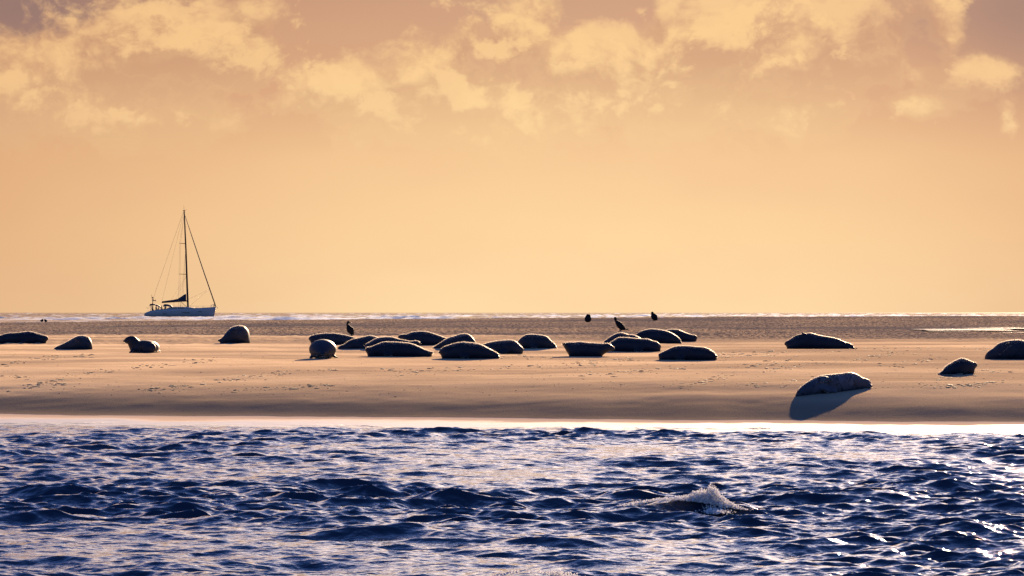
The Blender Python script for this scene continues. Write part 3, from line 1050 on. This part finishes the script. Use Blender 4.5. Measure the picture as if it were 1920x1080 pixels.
# ------------------------------------------------------------------ birds
def make_bird(px, base, label, cat, body, neck, head_r, beak, tail, legs, group, voxel=0.012, wk=0.8, where=None, legr=0.026):
    """paths are photo pixels measured at the bird's own distance"""
    x0, y0, z0 = where or ground_hit(px, base)
    z0 += 0.04 if voxel > 0.015 else 0.0
    s = F / y0
    org = Vector((x0, y0, z0))
    q = lambda p, dy=0.0: ((p[0] - px) / s, dy, (base - p[1]) / s)
    sp = Soup()
    sp.smooth_tube([q(p) for p in body[0]], [r * 1.18 / s for r in body[1]], 14, wk, 20, up=(0, 1, 0))
    if neck:
        sp.smooth_tube([q(p) for p in neck[0]], [r * 1.15 / s for r in neck[1]], 10, 1.0, 14, up=(0, 1, 0))
    if tail:
        sp.smooth_tube([q(p) for p in tail[0]], [r / s for r in tail[1]], 8, 1.3, 8, up=(0, 1, 0))
    o = link(cat, sp.mesh(cat), M_FEATHER)
    o.location = org
    remesh(o, voxel)
    tag(o, label, cat, group)
    if beak:
        b = Soup()
        b.tube([q(beak[0]), q(beak[1])], [0.016, 0.004], 8)
        link('beak', b.mesh('beak'), M_BEAK, o)
    for k, (lx, ly) in enumerate(legs):
        l_ = Soup()
        dy = 0.05 if k else -0.05
        top = q((lx, ly), dy)
        l_.tube([top, (top[0], dy, 0.005)], [legr, legr * 0.8], 8)
        l_.tube([(top[0] + 0.03, dy, 0.012), (top[0] - 0.05, dy - 0.01, 0.012)], [0.02, 0.045], 8, 0.25)
        link('leg', l_.mesh('leg'), M_FEATHER, o)
    return o


BG = 'cormorants standing on the sandbank'
make_bird(656.5, 630, 'black cormorant standing upright behind the left cluster, bill pointing right', 'cormorant',
          ([(652.2, 610.5), (653.5, 614), (656.5, 618.5), (659.5, 623), (661.5, 625.5)], [2.0, 4.2, 6.0, 5.0, 2.6]),
          ([(652.6, 613), (651.3, 609), (651.3, 606), (652.5, 603.8), (655, 604.3)], [2.6, 1.8, 1.7, 2.0, 1.8]), 2.0,
          ((656.5, 604.6), (660, 606.2)), ([(661, 624.5), (662.8, 628.0)], [2.4, 1.3]), [(659, 625), (661, 625)], BG)
make_bird(1163, 621, 'black cormorant leaning back above the right-hand seals, tail out to the right', 'cormorant',
          ([(1155.5, 602.5), (1158.5, 606), (1163, 610.5), (1167.5, 615), (1171, 617.5)], [2.0, 4.2, 5.2, 4.4, 2.2]),
          ([(1156.5, 604.5), (1154.5, 600), (1153.6, 597), (1153.8, 596)], [2.8, 2.0, 2.6, 2.5]), 2.0,
          ((1153.0, 597), (1151.0, 600)), ([(1170, 616.5), (1175, 617.6), (1179.5, 619)], [1.6, 1.2, .9]), [(1162.5, 616), (1165, 616)], BG)
make_bird(1102.5, 603.5, 'hunched black cormorant with tucked head, standing against the far surf near the centre', 'cormorant',
          ([(1104.5, 591.5), (1103.5, 594), (1102.5, 597.5), (1102, 600.5)], [2.6, 4.6, 5.6, 5.0]),
          ([(1104, 592), (1101, 591.2), (1099.8, 593)], [2.2, 2.0, 1.2]), 2.0,
          ((1099.5, 593), (1098.8, 595.4)), None, [(1100, 600), (1105, 600)], BG)
make_bird(1226.5, 602, 'black cormorant with rounded back, rightmost bird, standing against the horizon surf', 'cormorant',
          ([(1223.2, 587.8), (1224.6, 590.5), (1227, 594.5), (1229.5, 598)], [2.2, 4.2, 5.4, 3.6]),
          ([(1223.4, 588.5), (1223.0, 586.8), (1224, 586.3)], [2.2, 2.3, 2.0]), 2.0,
          ((1221.8, 587), (1221.0, 589.5)), ([(1230, 597), (1232, 600)], [2.4, 1.4]), [(1225, 598), (1228, 598)], BG)
WG = 'small dark birds at the far water line on the left'
for (bx, by, lab, fl) in [(78.5, 605.2, 'small dark bird at the far water edge, the left one of two', 1), (86.0, 605.0, 'small dark bird at the far water edge, nearest the yacht of two', -1)]:
    make_bird(bx, by, lab, 'bird', ([(bx - 2.4, by - 2.6), (bx, by - 2.4), (bx + 2.2, by - 2.2)], [1.3, 2.3, 1.3]),
              ([(bx + 0.6 * fl, by - 2.4), (bx + 1.3 * fl, by - 3.6), (bx + 1.6 * fl, by - 5.2)], [1.5, 1.4, 1.2]), 1.0, ((bx + 2.2 * fl, by - 5.2), (bx + 4.0 * fl, by - 5.0)), None,
              [(bx - .4, by - 1.4), (bx + .5, by - 1.4)], WG, voxel=0.02)


# ------------------------------------------------------------------ the yacht
def build_yacht():
    Y0 = 800.0
    S = F / Y0
    X0 = (272 - 960) / S
    wl = 594.5
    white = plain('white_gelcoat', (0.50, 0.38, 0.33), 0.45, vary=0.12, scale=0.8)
    deckm = plain('teak_deck', (0.30, 0.22, 0.15), 0.7)
    navy = plain('navy_canvas', (0.018, 0.022, 0.045), 0.85, scale=1.5)
    alu = plain('dark_anodised_mast', (0.014, 0.016, 0.028), 0.8, scale=1.0, spec=0.1)
    steel = plain('stainless_steel', (0.35, 0.35, 0.37), 0.3, 0.8)
    glass = plain('dark_glazing', (0.02, 0.022, 0.03), 0.1)
    wire = plain('rigging_wire', (0.12, 0.11, 0.11), 0.5)
    root = empty('sailing_yacht', (X0, Y0, H - (wl - HOR) / S))
    tag(root, 'white sailing yacht with bare mast and navy covers on the sea beyond the sandbank', 'yacht')
    q = lambda px, py, y=0.0: ((px - 272) / S, y, (wl - py) / S)

    def add(name, sp, mat, parent=root, smooth=True):
        return link(name, sp.mesh(name, smooth), mat, parent)

    # hull: stations stern to bow, each a half section mirrored
    st = [(272.0, 588.0, 1.75, .55), (275, 586.0, 1.95, .5), (283, 583.2, 2.15, .35), (297, 581.0, 2.3, .15), (315, 579.6, 2.35, 0), (335, 578.8, 2.35, 0),
          (355, 578.4, 2.2, 0), (372, 578.0, 1.85, 0), (387, 577.3, 1.3, 0), (397, 576.6, .75, 0), (403, 576.0, .28, .0), (405.2, 575.8, .05, 0)]
    sp = Soup()
    rings = []
    for (px, sy, hb, rise) in st:
        zs = (wl - sy) / S
        x = (px - 272) / S
        k = 0.0 if px < 390 else (px - 390) / 15.0 * 0.45      # raked stem
        half = []
        for (fy, fz) in ((1.0, 1.0), (0.985, 0.72), (0.95, 0.40), (0.86, 0.08), (0.62, -0.22), (0.25, -0.42), (0.0, -0.5)):
            z = zs * fz if fz > 0 else fz * 0.9
            z = max(z, -0.5 + rise)
            half.append((x - k * (1 - max(fz, -0.2)), hb * fy, z))
        ring = half + [(a, -b, c) for a, b, c in half[-2::-1]]
        rings.append(np.array(ring))
    sp.rings(rings)
    hull = add('hull', sp, white)
    sp = Soup()
    dk = []
    for (px, sy, hb, rise) in st[2:]:
        x, z = (px - 272) / S, (wl - sy) / S + 0.03
        dk.append(np.array([(x, hb * .97, z - .06), (x, hb * .97, z), (x, 0, z + 0.07), (x, -hb * .97, z), (x, -hb * .97, z - .06)]))
    sp.rings(dk)
    add('deck', sp, deckm)
    # coachroof
    sp = Soup()
    cr = []
    for (px, wv, hz) in ((314, 1.2, .12), (318, 1.35, .32), (330, 1.4, .42), (345, 1.3, .42), (358, 1.0, .32), (368, .6, .12)):
        x = (px - 272) / S
        z = (wl - 579.0) / S
        cr.append(np.array([(x, wv, z), (x, wv * .9, z + hz * .8), (x, wv * .5, z + hz), (x, -wv * .5, z + hz), (x, -wv * .9, z + hz * .8), (x, -wv, z)]))
    sp.rings(cr)
    cabin = add('coachroof', sp, white)
    for (a, b) in ((320, 332), (335, 346)):
        sp = Soup()
        sp.box(((a + b) / 2 / S - 272 / S, -1.33, (wl - 579) / S + .22), ((b - a) / S, .06, .16))
        add('cabin_window', sp, glass, cabin, False)
    for (a, b, yy, hb) in ((307, 314, 588.3, 2.25), (343.5, 357, 586.2, 2.2), (373, 379, 584.4, 1.72)):
        sp = Soup()
        sp.box((((a + b) / 2 - 272) / S, -hb, (wl - yy) / S), ((b - a) / S, .16, .14))
        w_ = add('hull_window', sp, glass, hull, False)
        if a == 373:
            w_.rotation_euler = (0, 0, 0)
    # mast, slightly raked aft
    sp = Soup()
    sp.tube([q(352.6, 579), q(351, 540), q(348.6, 470), q(345.3, 396)], [.20, .20, .17, .13], 12, 0.7)
    mast = add('mast', sp, alu)
    sp = Soup()
    sp.tube([q(345.2, 396.5), q(344.6, 384.5)], [.03, .015], 6)
    sp.tube([q(343, 395), q(347.5, 395)], [.09, .09], 6)
    sp.tube([q(349, 393), q(348.6, 392.3)], [.05, .05], 6)
    add('masthead_aerial', sp, alu, mast)
    for yy, mx, tx in ((456.8, 348.0, 337.5), (514.4, 350.0, 336.6)):
        for sd in (-1, 1):
            sp = Soup()
            sp.tube([q(mx, yy), q(tx + (1.0 if sd > 0 else 0), yy - 0.5, sd * 1.35)], [.07, .045], 6)
            add('spreader', sp, alu, mast)
    # rigging
    def stay(name, a, b, r, parent=root, mat=wire):
        s_ = Soup()
        s_.tube([a, b], [r, r], 6)
        return add(name, s_, mat, parent)
    stay('backstay', q(343.8, 397), q(291, 548), .022)
    stay('backstay', q(291, 548), q(283, 583, -1.6), .018)
    stay('backstay', q(291, 548), q(281, 583, 1.6), .018)
    stay('topping_lift', q(344.5, 398), q(303.5, 565), .014)
    for sd in (-1, 1):
        stay('shroud', q(345.6, 400), q(337.5, 456.3, sd * 1.35), .016)
        stay('shroud', q(337.5, 456.3, sd * 1.35), q(336.6, 513.9, sd * 1.35), .016)
        stay('shroud', q(336.6, 513.9, sd * 1.35), q(336.0, 579, sd * 2.2), .018)
        stay('shroud', q(348.3, 460), q(340.8, 579, sd * 2.2), .016)
        stay('lazy_jack', q(350, 516), q(325 + 4 * sd, 562, sd * .1), .012)
    stay('spinnaker_halyard', q(351.5, 562), q(390.5, 543.5), .014)
    stay('spinnaker_halyard', q(352, 577), q(391, 543.5), .014)
    sp = Soup()
    sp.tube([q(346.8, 404), q(361, 447), q(383, 512.5), q(403.2, 571)], [.05, .09, .11, .12], 8)
    jib = add('furled_jib', sp, navy)
    sp = Soup()
    sp.tube([q(402.8, 570.5), q(403.6, 574.5)], [.17, .17], 10)
    add('furler_drum', sp, alu, jib)
    # boom with stack-pack sail cover
    sp = Soup()
    sp.tube([q(351, 564.2), q(303.2, 567.4)], [.13, .11], 10)
    boom = add('boom', sp, alu)
    sp = Soup()
    rr = []
    for px, tp, bt, wv in ((303.6, 565.0, 567.0, .12), (312, 563.8, 566.4, .2), (325, 562.0, 565.4, .26), (333.2, 560.3, 564.9, .30), (341, 555.3, 564.4, .3), (347.6, 550.8, 563.9, .25), (349.3, 552.5, 563.7, .18)):
        x, a, b = (px - 272) / S, (wl - tp) / S, (wl - bt) / S
        rr.append(np.array([(x, 0, a), (x, wv * .8, a * .7 + b * .3), (x, wv, b + .1), (x, wv * .5, b), (x, -wv * .5, b), (x, -wv, b + .1), (x, -wv * .8, a * .7 + b * .3)]))
    sp.rings(rr)
    add('sail_cover', sp, navy, boom)
    stay('boom_vang', q(339, 565), q(350.3, 576), .05, boom, alu)
    stay('mainsheet', q(326, 565.8), q(326.5, 578), .02, boom)
    stay('mainsheet', q(337.8, 565), q(338, 578), .035, boom)
    # sprayhood
    sp = Soup()
    rr = []
    for px, top, wv in ((307, 571.5, 1.05), (309, 570.2, 1.2), (315, 570.4, 1.25), (320.5, 571.8, 1.2), (323.6, 574.5, 1.15)):
        x, z = (px - 272) / S, (wl - top) / S
        rr.append(np.array([(x + .02, wv, z - .45), (x, wv, z - .2), (x, wv * .6, z), (x, -wv * .6, z), (x, -wv, z - .2), (x + .02, -wv, z - .45),
                            (x, -wv * .9, z - .28), (x, -wv * .55, z - .12), (x, wv * .55, z - .12), (x, wv * .9, z - .28)]))
    sp.rings(rr)
    hood = add('sprayhood', sp, navy)
    sp = Soup()
    for sd in (-1, 1):
        stay('hood_tube', q(309, 571.5, sd * 1.2), q(309.5, 580, sd * 1.25), .05, hood, steel)
        stay('hood_tube', q(323, 574.5, sd * 1.15), q(323.5, 580, sd * 1.2), .05, hood, steel)
        stay('hood_tube', q(315.5, 571.8, sd * 1.2), q(322.0, 579, sd * 1.2), .04, hood, steel)
    # bimini
    sp = Soup()
    rr = []
    for px, top, wv in ((281.3, 571.2, 1.35), (282.3, 569.9, 1.45), (287, 569.5, 1.5), (292, 570.3, 1.5), (297, 572.0, 1.45), (300.8, 574.0, 1.4)):
        x, z = (px - 272) / S, (wl - top) / S
        rr.append(np.array([(x, wv, z - .24), (x, wv * .6, z), (x, -wv * .6, z), (x, -wv, z - .24), (x, -wv * .9, z - .30), (x, -wv * .5, z - .12), (x, wv * .5, z - .12), (x, wv * .9, z - .30)]))
    sp.rings(rr)
    bim = add('bimini', sp, navy)
    sp = Soup()
    for sd in (-1, 1):
        stay('bimini_tube', q(282, 571, sd * 1.4), q(287, 583, sd * 1.6), .045, bim, steel)
        stay('bimini_tube', q(300, 574.5, sd * 1.4), q(298.5, 582, sd * 1.6), .06, bim, steel)
        stay('bimini_tube', q(292, 571, sd * 1.45), q(294, 582, sd * 1.6), .03, bim, steel)
    # mast pole with radar and wind vane at the stern
    sp = Soup()
    sp.tube([q(287.6, 583, -1.2), q(287.4, 566, -1.2), q(285.3, 553, -1.2)], [.10, .07, .03], 8)
    pole = add('radar_pole', sp, alu)
    sp = Soup()
    sp.smooth_tube([q(286.2, 558.3, -1.2), q(287.8, 558.3, -1.2)], [.14, .14], 10, 0.9, 6)
    add('radar', sp, navy, pole)
    sp = Soup()
    sp.smooth_tube([q(287.4, 562, -1.2), q(289, 562.4, -1.2)], [.10, .10], 10, 0.9, 6)
    add('loudhailer', sp, navy, pole)
    sp = Soup()
    sp.smooth_tube([q(289, 563.9, -1.2), q(293, 563.6, -1.2)], [.09, .08], 8, 1, 6)
    for a in (0.5, 2.6, 4.7):
        sp.tube([q(293.2, 563.5, -1.2), (q(293.2, 563.5)[0], -1.2 + math.cos(a) * .42, q(293, 563.5)[2] + math.sin(a) * .42)], [.035, .02], 5)
    add('wind_generator', sp, navy, pole)
    # ensign
    sp = Soup()
    sp.tube([q(276.6, 584, .8), q(279.8, 573, .8)], [.025, .02], 6)
    staff = add('flagstaff', sp, steel)
    bm = bmesh.new()
    pts = []
    for i in range(7):
        for j in range(5):
            u, v = i / 6, j / 4
            px = 274.0 + 3.4 * u + 1.0 * v
            py = 576 + 5.5 * u + 2.0 * v - 1.2 * math.sin(u * 3)
            a = q(px, py, .8 + .12 * math.sin(u * 7 + v * 2))
            pts.append(bm.verts.new(a))
    for i in range(6):
        for j in range(4):
            bm.faces.new([pts[i * 5 + j], pts[(i + 1) * 5 + j], pts[(i + 1) * 5 + j + 1], pts[i * 5 + j + 1]])
    bmesh.ops.solidify(bm, geom=bm.faces[:], thickness=0.02)
    me = bpy.data.meshes.new('flag')
    bm.to_mesh(me)
    bm.free()
    link('flag', me, navy, staff)
    # rails, wheel, pulpit, anchor
    sp = Soup()
    for sd in (-1, 1):
        sp.tube([q(396, 572.3, sd * .9), q(400, 571.0, sd * .6), q(403.5, 571.3, 0)], [.03, .03, .03], 6)
        sp.tube([q(396, 572.3, sd * .9), q(396, 577, sd * .85)], [.03, .03], 6)
        sp.tube([q(400.5, 571.2, sd * .5), q(400.5, 576.5, sd * .45)], [.03, .03], 6)
    add('pulpit', sp, steel)
    sp = Soup()
    sp.tube([q(404, 575.5), q(406.5, 576.0), q(407.4, 577.4), q(406, 578.2)], [.08, .10, .10, .05], 8)
    add('anchor', sp, alu)
    for px in (328, 341, 359, 370, 381):
        for sd in (-1, 1):
            hb = np.interp(px, [s[0] for s in st], [s[2] for s in st]) * .93
            stay('stanchion', q(px, 579, sd * hb), q(px, 573.6, sd * hb), .022, root, steel)
    for sd in (-1, 1):
        sp = Soup()
        pl = [q(px, 573.8, sd * np.interp(px, [s[0] for s in st], [s[2] for s in st]) * .93) for px in (300, 328, 341, 359, 370, 381, 396)]
        sp.tube(pl, [.014] * 7, 5)
        add('guard_wire', sp, steel)
    sp = Soup()
    c = q(297.5, 578, -.7)
    ring = [(c[0] + .1 * math.cos(a), c[1] + .45 * math.sin(a), c[2] + .45 * math.cos(a)) for a in np.linspace(0, 6.283, 15)]
    sp.tube(ring, [.03] * 15, 6)
    sp.tube([c, (c[0] + .1, c[1], c[2] - .75)], [.08, .12], 8)
    add('steering_wheel', sp, alu)
    sp = Soup()
    sp.box(((361 - 272) / S, .1, (wl - 577.6) / S), (.55, .5, .16))
    add('hatch', sp, glass, None or root, False)
    return root, q, Vector((X0, Y0, H - (wl - HOR) / S))


yacht, yq, yorg = build_yacht()


def build_crew():
    """sailors sitting in the cockpit"""
    m, t, b = new_mat('crew_clothes_and_skin')
    tc = t.n.new('ShaderNodeTexCoord')
    sep = t.n.new('ShaderNodeSeparateXYZ')
    t.put(sep.inputs[0], tc.outputs['Object'])
    oi = t.n.new('ShaderNodeObjectInfo')
    cloth = t.ramp(oi.outputs['Random'], [(0, (0.02, 0.03, 0.07, 1)), (.5, (0.10, 0.02, 0.02, 1)), (1, (0.05, 0.05, 0.05, 1))])
    t.put(b.inputs['Base Color'], t.mix(t.step(sep.outputs[2], 0.64, 0.66), cloth, (0.30, 0.18, 0.12, 1)))
    b.inputs['Roughness'].default_value = 0.8
    for px, py, y, turn, lab in ((286.5, 583.2, -.9, 0.0, 'person in dark jacket steering beside the radar pole of the yacht'),
                                 (292.8, 582.0, -.5, 0.4, 'person sitting under the bimini of the yacht'),
                                 (303.5, 581.2, -1.0, 0.2, 'person sitting in the yacht cockpit just ahead of the bimini'),
                                 (311.5, 580.6, -.6, 2.9, 'person sitting in the yacht cockpit under the sprayhood')):
        sp = Soup()
        sp.smooth_tube([(0, 0, 0.0), (0, 0, .25), (.02, 0, .48), (.03, 0, .60)], [.17, .16, .19, .10], 12, .7, 14, up=(1, 0, 0))
        sp.smooth_tube([(.03, 0, .58), (.04, 0, .68)], [.06, .055], 10, 1, 6, up=(1, 0, 0))
        sp.smooth_tube([(.05, 0, .72), (.05, 0, .80)], [.095, .09], 12, 1, 8, up=(1, 0, 0))
        for sd in (-1, 1):
            sp.smooth_tube([(.02, .2 * sd, .50), (.10, .26 * sd, .26), (.32, .16 * sd, .20)], [.065, .055, .04], 8, 1, 10)
            sp.smooth_tube([(.0, .10 * sd, .02), (.42, .12 * sd, .04), (.46, .12 * sd, -.40), (.58, .12 * sd, -.44)], [.10, .08, .055, .045], 8, 1, 14)
        o = link('person', sp.mesh('person'), m)
        o.location = yorg + Vector(yq(px, py - 1.2, y))
        o.rotation_euler = (0, 0, turn)
        remesh(o, 0.028)
        tag(o, lab, 'person', 'crew sitting on the yacht')


build_crew()


# ------------------------------------------------------------------ scraps and clods on the sand; dark lumps stand for shaded footprint hollows
def build_clods():
    trails = [[(270, 733), (345, 725), (420, 715), (480, 705), (560, 697), (640, 694)], [(0, 684), (40, 678), (70, 676), (100, 671), (130, 670), (170, 667), (175, 661)],
              [(130, 705), (220, 693), (300, 685), (370, 678), (430, 675)], [(0, 730), (60, 725), (120, 712)], [(740, 700), (860, 692), (1000, 688), (1150, 683)],
              [(1030, 692), (1090, 680), (1200, 672)], [(1090, 703), (1180, 697), (1280, 690)], [(1230, 740), (1330, 712), (1400, 700), (1480, 690)],
              [(1330, 668), (1480, 660), (1600, 656), (1760, 652), (1850, 655)], [(1440, 690), (1520, 683), (1560, 678), (1700, 660)], [(1385, 722), (1450, 722), (1485, 716)],
              [(1665, 768), (1710, 765), (1750, 748), (1830, 745), (1900, 735)], [(1740, 714), (1770, 710), (1830, 697), (1880, 695)], [(1300, 665), (1460, 667)],
              [(880, 640 + 32), (960, 668), (1050, 672)], [(0, 700), (60, 712), (130, 722)], [(420, 735), (520, 728), (620, 722)], [(640, 700), (700, 695), (760, 692)],
              [(1360, 690), (1460, 680), (1500, 668)], [(1620, 690), (1700, 682), (1760, 668)], [(1700, 720), (1800, 725), (1900, 712)]]
    pts = []
    for tr in trails:
        tr = np.array(tr, float)
        L = np.concatenate([[0], np.cumsum(np.linalg.norm(np.diff(tr, axis=0), axis=1))])
        n = int(L[-1] / 2.2)
        for d in rng.random(n) * L[-1]:
            if vnoise(np.array([d * 0.03]), np.array([L[-1]]))[0] < -0.35:
                continue
            pts.append((np.interp(d, L, tr[:, 0]) + rng.normal(0, 7), np.interp(d, L, tr[:, 1]) + rng.normal(0, 2.6), rng.random()))
    for _ in range(420):
        pts.append((rng.uniform(1000, 1920), rng.uniform(650, 730), rng.random() * .6))
    for _ in range(260):
        pts.append((rng.uniform(0, 1000), rng.uniform(650, 745), rng.random() * .5))
    V, Fc = [], []
    for px, py, q in pts:
        if py < 648 or (px > 1600 and py > 732):
            continue
        x, y, z = ground_hit(px, py)
        r = 0.009 + 0.030 * q ** 2.5
        lx, ly, lz = r * rng.uniform(0.9, 2.6), r * rng.uniform(1.0, 3.0), r * rng.uniform(0.3, 0.6)
        b = len(V)
        k = 6
        for (rr, zz) in ((1.0, -0.4), (0.8, 0.55)):
            for j in range(k):
                a = 6.283 * j / k
                s_ = rr * rng.uniform(0.65, 1.2)
                V.append((x + math.cos(a) * lx * s_, y + math.sin(a) * ly * s_, z + lz * zz * rng.uniform(.7, 1.2)))
        V.append((x, y, z + lz))
        for j in range(k):
            j2 = (j + 1) % k
            Fc.append((b + j, b + j2, b + k + j2, b + k + j))
            Fc.append((b + k + j, b + k + j2, b + 2 * k))
    me = bpy.data.meshes.new('sand_clods')
    me.from_pydata(V, [], Fc)
    o = link('sand_clods', me, plain('dark_clods', (0.04, 0.034, 0.03), 0.9, scale=9))
    tag(o, 'dark clods and scraps, some standing for shaded footprint hollows, along tracks over the sand', 'debris', kind='stuff')


build_clods()


# ------------------------------------------------------------------ spray and foam of the breaker; white droplets stand for glints on a low crest
def build_spray():
    m = bpy.data.materials.new('white_spray_glints')
    m.use_nodes = True
    t = NT(m.node_tree)
    t.n.clear()
    out = t.n.new('ShaderNodeOutputMaterial')
    tc = t.n.new('ShaderNodeTexCoord')
    c = t.mix(t.noise(tc.outputs['Object'], 30.0, 2), (0.75, 0.75, 0.77, 1), (0.93, 0.93, 0.93, 1))
    dif = t.n.new('ShaderNodeBsdfDiffuse')
    tr = t.n.new('ShaderNodeBsdfTranslucent')
    t.put(dif.inputs[0], c)
    t.put(tr.inputs[0], c)
    mx = t.n.new('ShaderNodeMixShader')
    mx.inputs[0].default_value = 0.5
    t.put(mx.inputs[1], dif.outputs[0])
    t.put(mx.inputs[2], tr.outputs[0])
    t.put(out.inputs[0], mx.outputs[0])
    bm = bmesh.new()
    bmesh.ops.create_icosphere(bm, subdivisions=1, radius=1)
    bv = np.array([v.co[:] for v in bm.verts])
    bf = np.array([[v.index for v in f.verts] for f in bm.faces])
    bm.free()
    for (c, n, wide, hi, name_lab) in ((BREAKER, 9000, 0.50, 0.17, 'white spray bursting off the breaking wave crest right of centre'),
                                       (CRESTS[2], 500, 0.40, 0.03, 'low line of droplets standing for sun glints on the crest at the bottom centre')):
        cx, cy, w, d, h = c
        core = rng.random(n) < 0.72
        X = np.where(core, cx + wide * 0.72 + rng.normal(0, 1, n) * wide * 0.24, cx + rng.uniform(-1.1, 1.3, n) * wide)
        Yv = cy - 0.25 * (X - cx) ** 2 + rng.normal(0, 0.06, n) - 0.03
        ragged = 0.8 + 0.30 * vnoise(X * 6.0, X * 0 + cy) + 0.25 * vnoise(X * 19.0, Yv * 15.0 + 3)
        top = hi * np.exp(-((X - cx - wide * 0.68) / (wide * 0.36)) ** 2) + 0.02
        Zb = 0.06 + h * 0.85 * np.exp(-((X - cx) / w) ** 2)
        Z = Zb + top * ragged * np.minimum(rng.gamma(1.4, 0.34, n), 0.85 + 0.35 * rng.random(n)) - 0.02
        fall = core & (rng.random(n) < 0.20 * np.exp(-((X - cx - wide * 0.85) / (wide * 0.22)) ** 2))       # foam sliding down in front of the crest
        Yv = np.where(fall, Yv - rng.random(n) * 0.5, Yv)
        Z = np.where(fall, 0.05 + 0.03 * rng.random(n) + 0.10 * np.exp(-((Yv - cy) / 0.16) ** 2), Z)
        R = rng.gamma(2.0, 0.0015, n) + 0.0012
        V = (bv[None] * R[:, None, None] * rng.uniform(.7, 1.3, (n, len(bv), 1)) + np.stack([X, Yv, Z], -1)[:, None]).reshape(-1, 3)
        Fq = (bf[None] + (np.arange(n) * len(bv))[:, None, None]).reshape(-1, 3)
        o = link('spray_and_glints', np_mesh('spray_and_glints', V, Fq), m)
        tag(o, name_lab, 'spray', kind='stuff')


build_spray()
